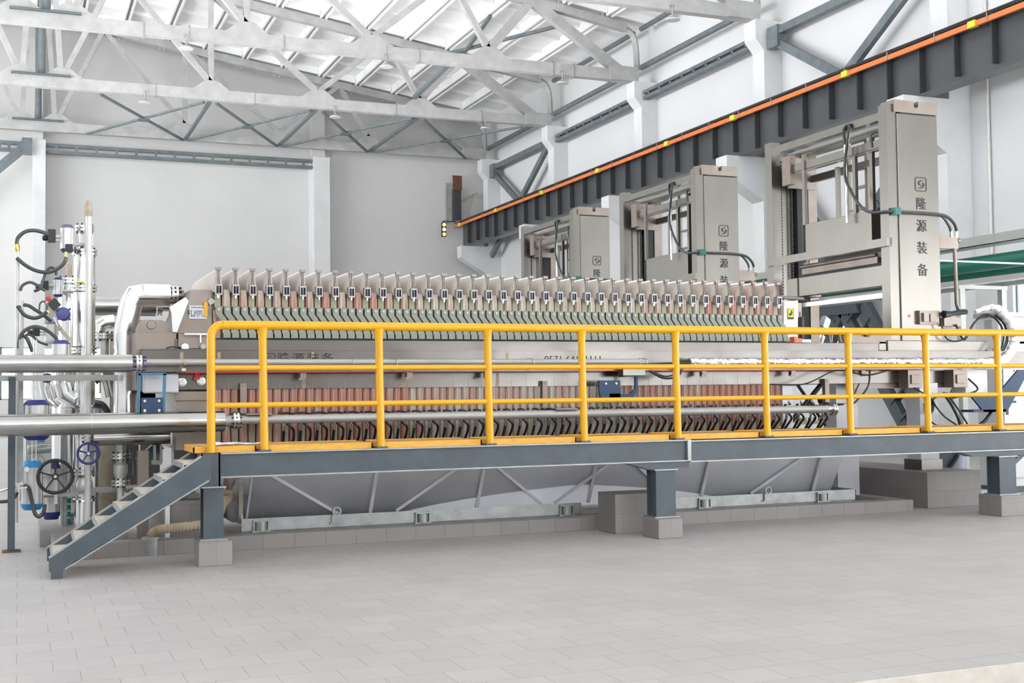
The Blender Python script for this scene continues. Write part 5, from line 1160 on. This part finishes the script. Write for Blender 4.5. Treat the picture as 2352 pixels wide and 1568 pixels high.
g = G(); g.lathe(c, (0,-1,0), [(0,.05),(.03,.05),(.04,.025)], 20); obj('round_cover', g, m_navy, t)
g = G(); g.bar(P(106,878,12.7), P(111,893,12.7), .045, .008); obj('white_tag', g, m_white, t)
g = G(); g.bar(P(111,872,12.7), P(115,885,12.7), .02, .008); obj('red_ribbon', g, m_red, t)
for px, lab in ((103, 'left small clad elbow below the blue valve'), (117, 'right small clad elbow below the blue valve')):
    g = G(); g.tube([P(px-5,870,13.2), P(px,900,13.2), P(px+5,918,13.2), P(px+20,930,13.2)], .05, 18, facet=True); obj('clad_elbow', g, m_chrome, label=lab, cat='pipe')
# handwheels
def handwheel(px, py, Y, R, m_, lab, spokes=5, tr=.016):
    c = P(px, py, Y); t = thing('handwheel', lab, 'handwheel', tuple(c))
    g = G(); g.tube([c+V(R*math.cos(2*PI*k/36), 0, R*math.sin(2*PI*k/36)) for k in range(36)], tr, 10, closed=True); obj('rim', g, m_, t)
    for k in range(spokes):
        an = PI/2+2*PI*k/spokes; g = G(); g.bar(c+V(.02*math.cos(an),.01,.02*math.sin(an)), c+V(R*math.cos(an),0,R*math.sin(an)), .016, .022, (0,1,0)); obj('spoke', g, m_, t)
    g = G(); g.lathe(c+V(0,.03,0), (0,-1,0), [(0,R*.22),(.05,R*.2),(.052,R*.1)], 18); hb = obj('hub', g, m_, t)
    g = G(); g.lathe(c+V(0,-.022,0), (0,-1,0), [(0,.016),(.01,.014)], 10); obj('hub_nut', g, m_sst, hb)
    g = G(); g.cyl(c+V(0,.03,0), c+V(0,.35,0), .018, n=10); obj('stem', g, m_sst, t)
handwheel(127, 1094, 12.45, .155, m_blackm, 'large black five-spoke handwheel at lower left')
handwheel(203, 1041, 12.45, .098, m_navy, 'smaller navy blue handwheel under the lower clad pipe', 5, .012)
# valve flanges around the blue wheel
t = thing('gate_valve', 'steel valve with yellow-edged flange behind the navy handwheel', 'valve', tuple(P(205,1080,12.9)))
a_ = P(205,1005,12.8); flg(t, (a_.x, 12.8, a_.z), (0,0,1), .08)
g = G(); g.tube([(a_.x,12.8,a_.z),(a_.x,12.8,a_.z-.06),(a_.x,12.8,a_.z-.13),(a_.x,12.8,a_.z-.22)], [.03,.055,.055,.04], 16); obj('body', g, m_alu, t)
# right clad pipe with square elbow
t = thing('clad_elbow_pipe', 'mirror-clad pipe rising and turning right into the press head', 'pipe', (pX(288,12.75), 12.75, .4))
Ye = 12.75; x = P(287, 850, Ye).x; zt = (P(380,652,Ye).z+P(380,704,Ye).z)/2; r = .112
g = G(); g.cyl((x,Ye,P(287,950,Ye).z),(x,Ye,P(287,765,Ye).z), r, n=36); obj('cladding', g, m_chrome, t)
zb = P(287,765,Ye).z; ex = P(318,680,Ye).x
g = G(); g.tube([(x,Ye,zb),(x,Ye,zb+.01),(x+.055,Ye,zt-.10),(ex-.03,Ye,zt-.01),(ex+.04,Ye,zt)], [r,r,r*1.02,r*1.04,r], 30, facet=True); obj('mitred_elbow', g, m_chrome, t)
g = G(); g.cyl((ex+.04,Ye,zt),(P(390,680,Ye).x,Ye,zt), r, n=36); obj('cladding', g, m_chrome, t)
for p_ in (865, 815): 
    zz_ = P(287,p_,Ye).z; g = G(); g.tube([(x,Ye,zz_-.003),(x,Ye,zz_+.003)], r+.002, 36); obj('seam', g, m_sst, t)
fx = P(401,680,Ye).x; g = G(); flange(g, (fx,Ye,zt), (1,0,0), .098, .022, .02); f_ = obj('flange', g, m_sst, t)
g = G(); bolts(g, (fx,Ye,zt), (1,0,0), .08, 8, .13, .01); obj('flange_bolts', g, m_blackm, f_)
g = G(); g.cyl((fx+.03,Ye,zt),(1.56,Ye,zt), .058, n=20); obj('stub', g, m_steelw, t)
# background clad horizontal pipe
Yb_ = 14.3; a_ = P(216,682,Yb_); b_ = P(216,722,Yb_); zc = (a_.z+b_.z)/2
t = thing('clad_pipe', 'horizontal clad pipe passing behind the mitred elbow', 'pipe', (a_.x, Yb_, zc-.1))
g = G(); g.cyl((P(160,700,Yb_).x,Yb_,zc),(P(357,713,Yb_).x,Yb_,zc-.0), (a_.z-b_.z)/2+.01, n=28); obj('cladding', g, m_chromed, t)
g = G(); fxx = P(366,713,Yb_).x; flange(g, (fxx,Yb_,zc), (1,0,0), .10, .02); g.cyl((fxx,Yb_,zc),(fxx+.25,Yb_,zc),.05); obj('flange', g, m_sst, t)
g = G(); g.box(fxx+.16, fxx+.22, Yb_-.03, Yb_+.03, 0, zc-.04); obj('support_post', g, m_pipe, t)
# middle pipe group between risers
t = thing('clad_bend', 'small mirror-clad bend with flanged joint between the two tall risers', 'pipe', tuple(P(237,790,13.4)))
g = G(); g.tube([P(224,765,13.5),P(228,748,13.5),P(240,740,13.5),P(262,738,13.5)], .075, 20, facet=True); obj('cladding', g, m_chrome, t)
c = P(238,772,13.5); flg(t, tuple(c), (0,0,1), .11); c = P(240,792,13.5); g = G(); g.cyl(c+V(0,0,.06), c-V(0,0,.22), .045, n=18); obj('valve_neck', g, m_alu, t)
flg(t, tuple(c-V(0,0,.2)), (0,0,1), .09)
g = G(); g.tube([P(215,870,13.4),P(235,860,13.4),P(250,875,13.4),P(258,910,13.4)], .07, 20, facet=True); obj('lower_cladding', g, m_chromed, t)
# clad horizontal pipe under the lower one, runs back to the head
t = thing('clad_pipe', 'dull clad pipe crossing below the thick horizontal pipe towards the press head', 'pipe', tuple(P(300,1005,12.5)))
Yk = 12.55; a_ = P(215,1008,Yk); b_ = P(390,1004,Yk); g = G(); g.cyl((a_.x,Yk,a_.z),(b_.x,Yk,b_.z), .066, n=28); obj('cladding', g, m_chromed, t)
c = P(400,1003,Yk); g = G(); flange(g, tuple(c), (1,0,0), .075, .018); g.cyl(c, c+V(.12,0,0), .045, n=16); obj('flange', g, m_sst, t)
# ball valve column under it
t = thing('ball_valve', 'flanged cast valve standing between the stair and the clad pipes', 'valve', tuple(P(277,1120,12.7)))
Yw = 12.7; X_ = P(277,1080,Yw).x; q = lambda py: P(277,py,Yw).z
for p_ in (1047, 1108): flg(t, (X_, Yw, q(p_)), (0,0,1), .088, .05)
g = G(); g.tube([(X_,Yw,q(1108)),(X_,Yw,q(1095)),(X_,Yw,q(1085)),(X_,Yw,q(1068)),(X_,Yw,q(1060)),(X_,Yw,q(1047))], [.05,.05,.068,.068,.04,.04], 20); obj('valve_body', g, m_alu, t)
g = G(); g.cyl((X_,Yw,q(1020)),(X_,Yw,q(1047)), .045, n=16); obj('pipe_stub', g, m_alu, t)
g = G(); g.cyl((X_,Yw,.16),(X_,Yw,q(1110)), .035, n=16); obj('pipe_stub', g, m_alu, t)
# gauge
c = P(61,1077,12.55); t = thing('pressure_gauge', 'small round pressure gauge beside the bright blue actuator', 'gauge', tuple(c))
g = G(); g.lathe(c, (0,-1,0), [(0,.024),(.02,.024)], 20); obj('case', g, m_sst, t)
g = G(); g.lathe(c+V(0,-.0205,0), (0,-1,0), [(0,.019),(.001,.019)], 18); obj('dial', g, m_white, t)
g = G(); g.bar(P(30,1118,12.6), P(52,1108,12.6), .06, .03); g.bar(P(40,1122,12.6), P(62,1118,12.6), .05, .02); g.cyl(P(46,1110,12.6), P(44,1078,12.6), .006, n=6); obj('manifold', g, m_sst, t)
# steel frame behind: posts, horizontals
def fbar(a_, b_, w_, h_, lab, m=None, name='frame_bar', cat='frame'):
    g = G(); g.bar(a_, b_, w_, h_); obj(name, g, m or m_grey, label=lab, cat=cat)
p0 = pt0 = P(30, 1263, 12.474)
t = thing('pipe_rack', 'dark grey steel post and horizontal arm carrying the clad pipes at the left edge', 'rack', (-.04, 12.45, 0))
g = G(); g.box(-.085, -.02, 12.42, 12.52, 0, 1.64); obj('post', g, m_grey, t)
g = G(); g.box(-.13, .03, 12.38, 12.56, 0, .012); obj('base_plate', g, m_rust, t)
g = G(); g.box(-2, .9, 12.44, 12.50, 1.60, 1.655); obj('cross_arm', g, m_tray, t)
g = G(); a_ = P(48,900,12.6); g.box(a_.x-.022, a_.x+.022, 12.58, 12.62, .6, 2.0); obj('rear_post', g, m_greyg, t)
g = G(); g.box(P(95,1118,12.5).x, P(225,1118,12.5).x, 12.9, 12.96, P(160,1140,12.9).z, P(160,1132,12.9).z); g.box(.5, 1.3, 12.95, 13.0, P(300,1128,12.95).z, P(300,1116,12.95).z); obj('low_rail', g, m_greyg, t)
for px, y in ((222, 13.1), (143, 13.0), (150, 13.0)):
    a_ = P(px, 1100, y); g = G(); g.cyl((a_.x, y, .16), (a_.x, y, 1.2), .018, n=8); obj('slim_post', g, m_greyg, t)
# cabinet-like pump unit behind lower left
t = thing('pump_unit', 'pale cast pump and valve stack behind the large black handwheel', 'pump', tuple(P(85,1050,13.0)))
c = P(88,1030,13.1); g = G(); g.box(c.x-.12, c.x+.12, 13.0, 13.2, P(88,1095,13.1).z, P(88,1000,13.1).z); g.cyl((c.x-.1,13.0,c.z),(c.x+.12,13.0,c.z+.01), .05, n=14); g.lathe((c.x,12.98,c.z-.12),(0,-1,0),[(0,.06),(.03,.05)],16); obj('casting', g, m_alu, t, bev=.01)
c = P(95,1008,12.9); g = G(); g.box(c.x-.03,c.x+.03,12.85,12.92,c.z-.03,c.z+.02); obj('blue_tag_block', g, m_cyan, t)
c = P(96,1002,12.9); g = G(); g.box(c.x-.04,c.x+.04,12.86,12.95,c.z-.0,c.z+.05); obj('sensor', g, m_blackm, t)
c = P(155,1175,13.2); g = G(); 
for k in range(4): g.lathe((c.x,13.2,c.z-.12+.07*k),(0,0,1),[(0,.05),(.02,.05),(.021,.03),(.05,.03)],14)
obj('teal_body', g, m_teal, t)
# dark steel members behind the stair
fbar(P(315,1065,12.7), P(368,1020,12.7), .14, .1, 'dark slanted steel member behind the ball valve', name='slanted_beam', cat='beam')
t = thing('bracket_frame', 'small grey steel U bracket hanging left of the press leg', 'bracket', tuple(P(360,1060,12.5)))
g = G()
for (a_, b_) in (((355,1022),(355,1060)), ((370,1022),(370,1062)), ((348,1062),(372,1062))):
    g.bar(P(a_[0],a_[1],12.5), P(b_[0],b_[1],12.5), .025, .04)
obj('bracket', g, m_greyg, t)
g = G(); a_ = P(395,1145,12.3); g.box(1.30, 1.34, 12.0, 12.04, .0, .445); obj('cable_duct', g, m_white, label='white vertical cable duct on the corner of the tiled plinth', cat='duct')
fbar((1.12, 12.3, 0), (1.12, 12.3, .92), .10, .12, 'grey steel upright seen under the stair beside the tiled plinth', m_steelw, 'frame_upright', 'post')
fbar((.99, 12.6, .55), (1.5, 12.6, .60), .03, .03, 'thin dark rail behind the ball valve level with the stair', m_beige, 'thin_rail', 'rail')
# big dark vessel behind the ball valve
g = G(); c = P(245,1060,13.4); g.cyl((c.x+.05,13.6,.16),(c.x+.05,13.6,1.05),.14,n=20); obj('dark_vessel', g, m_beige, label='dim brown upright vessel between the risers behind the valves', cat='vessel')
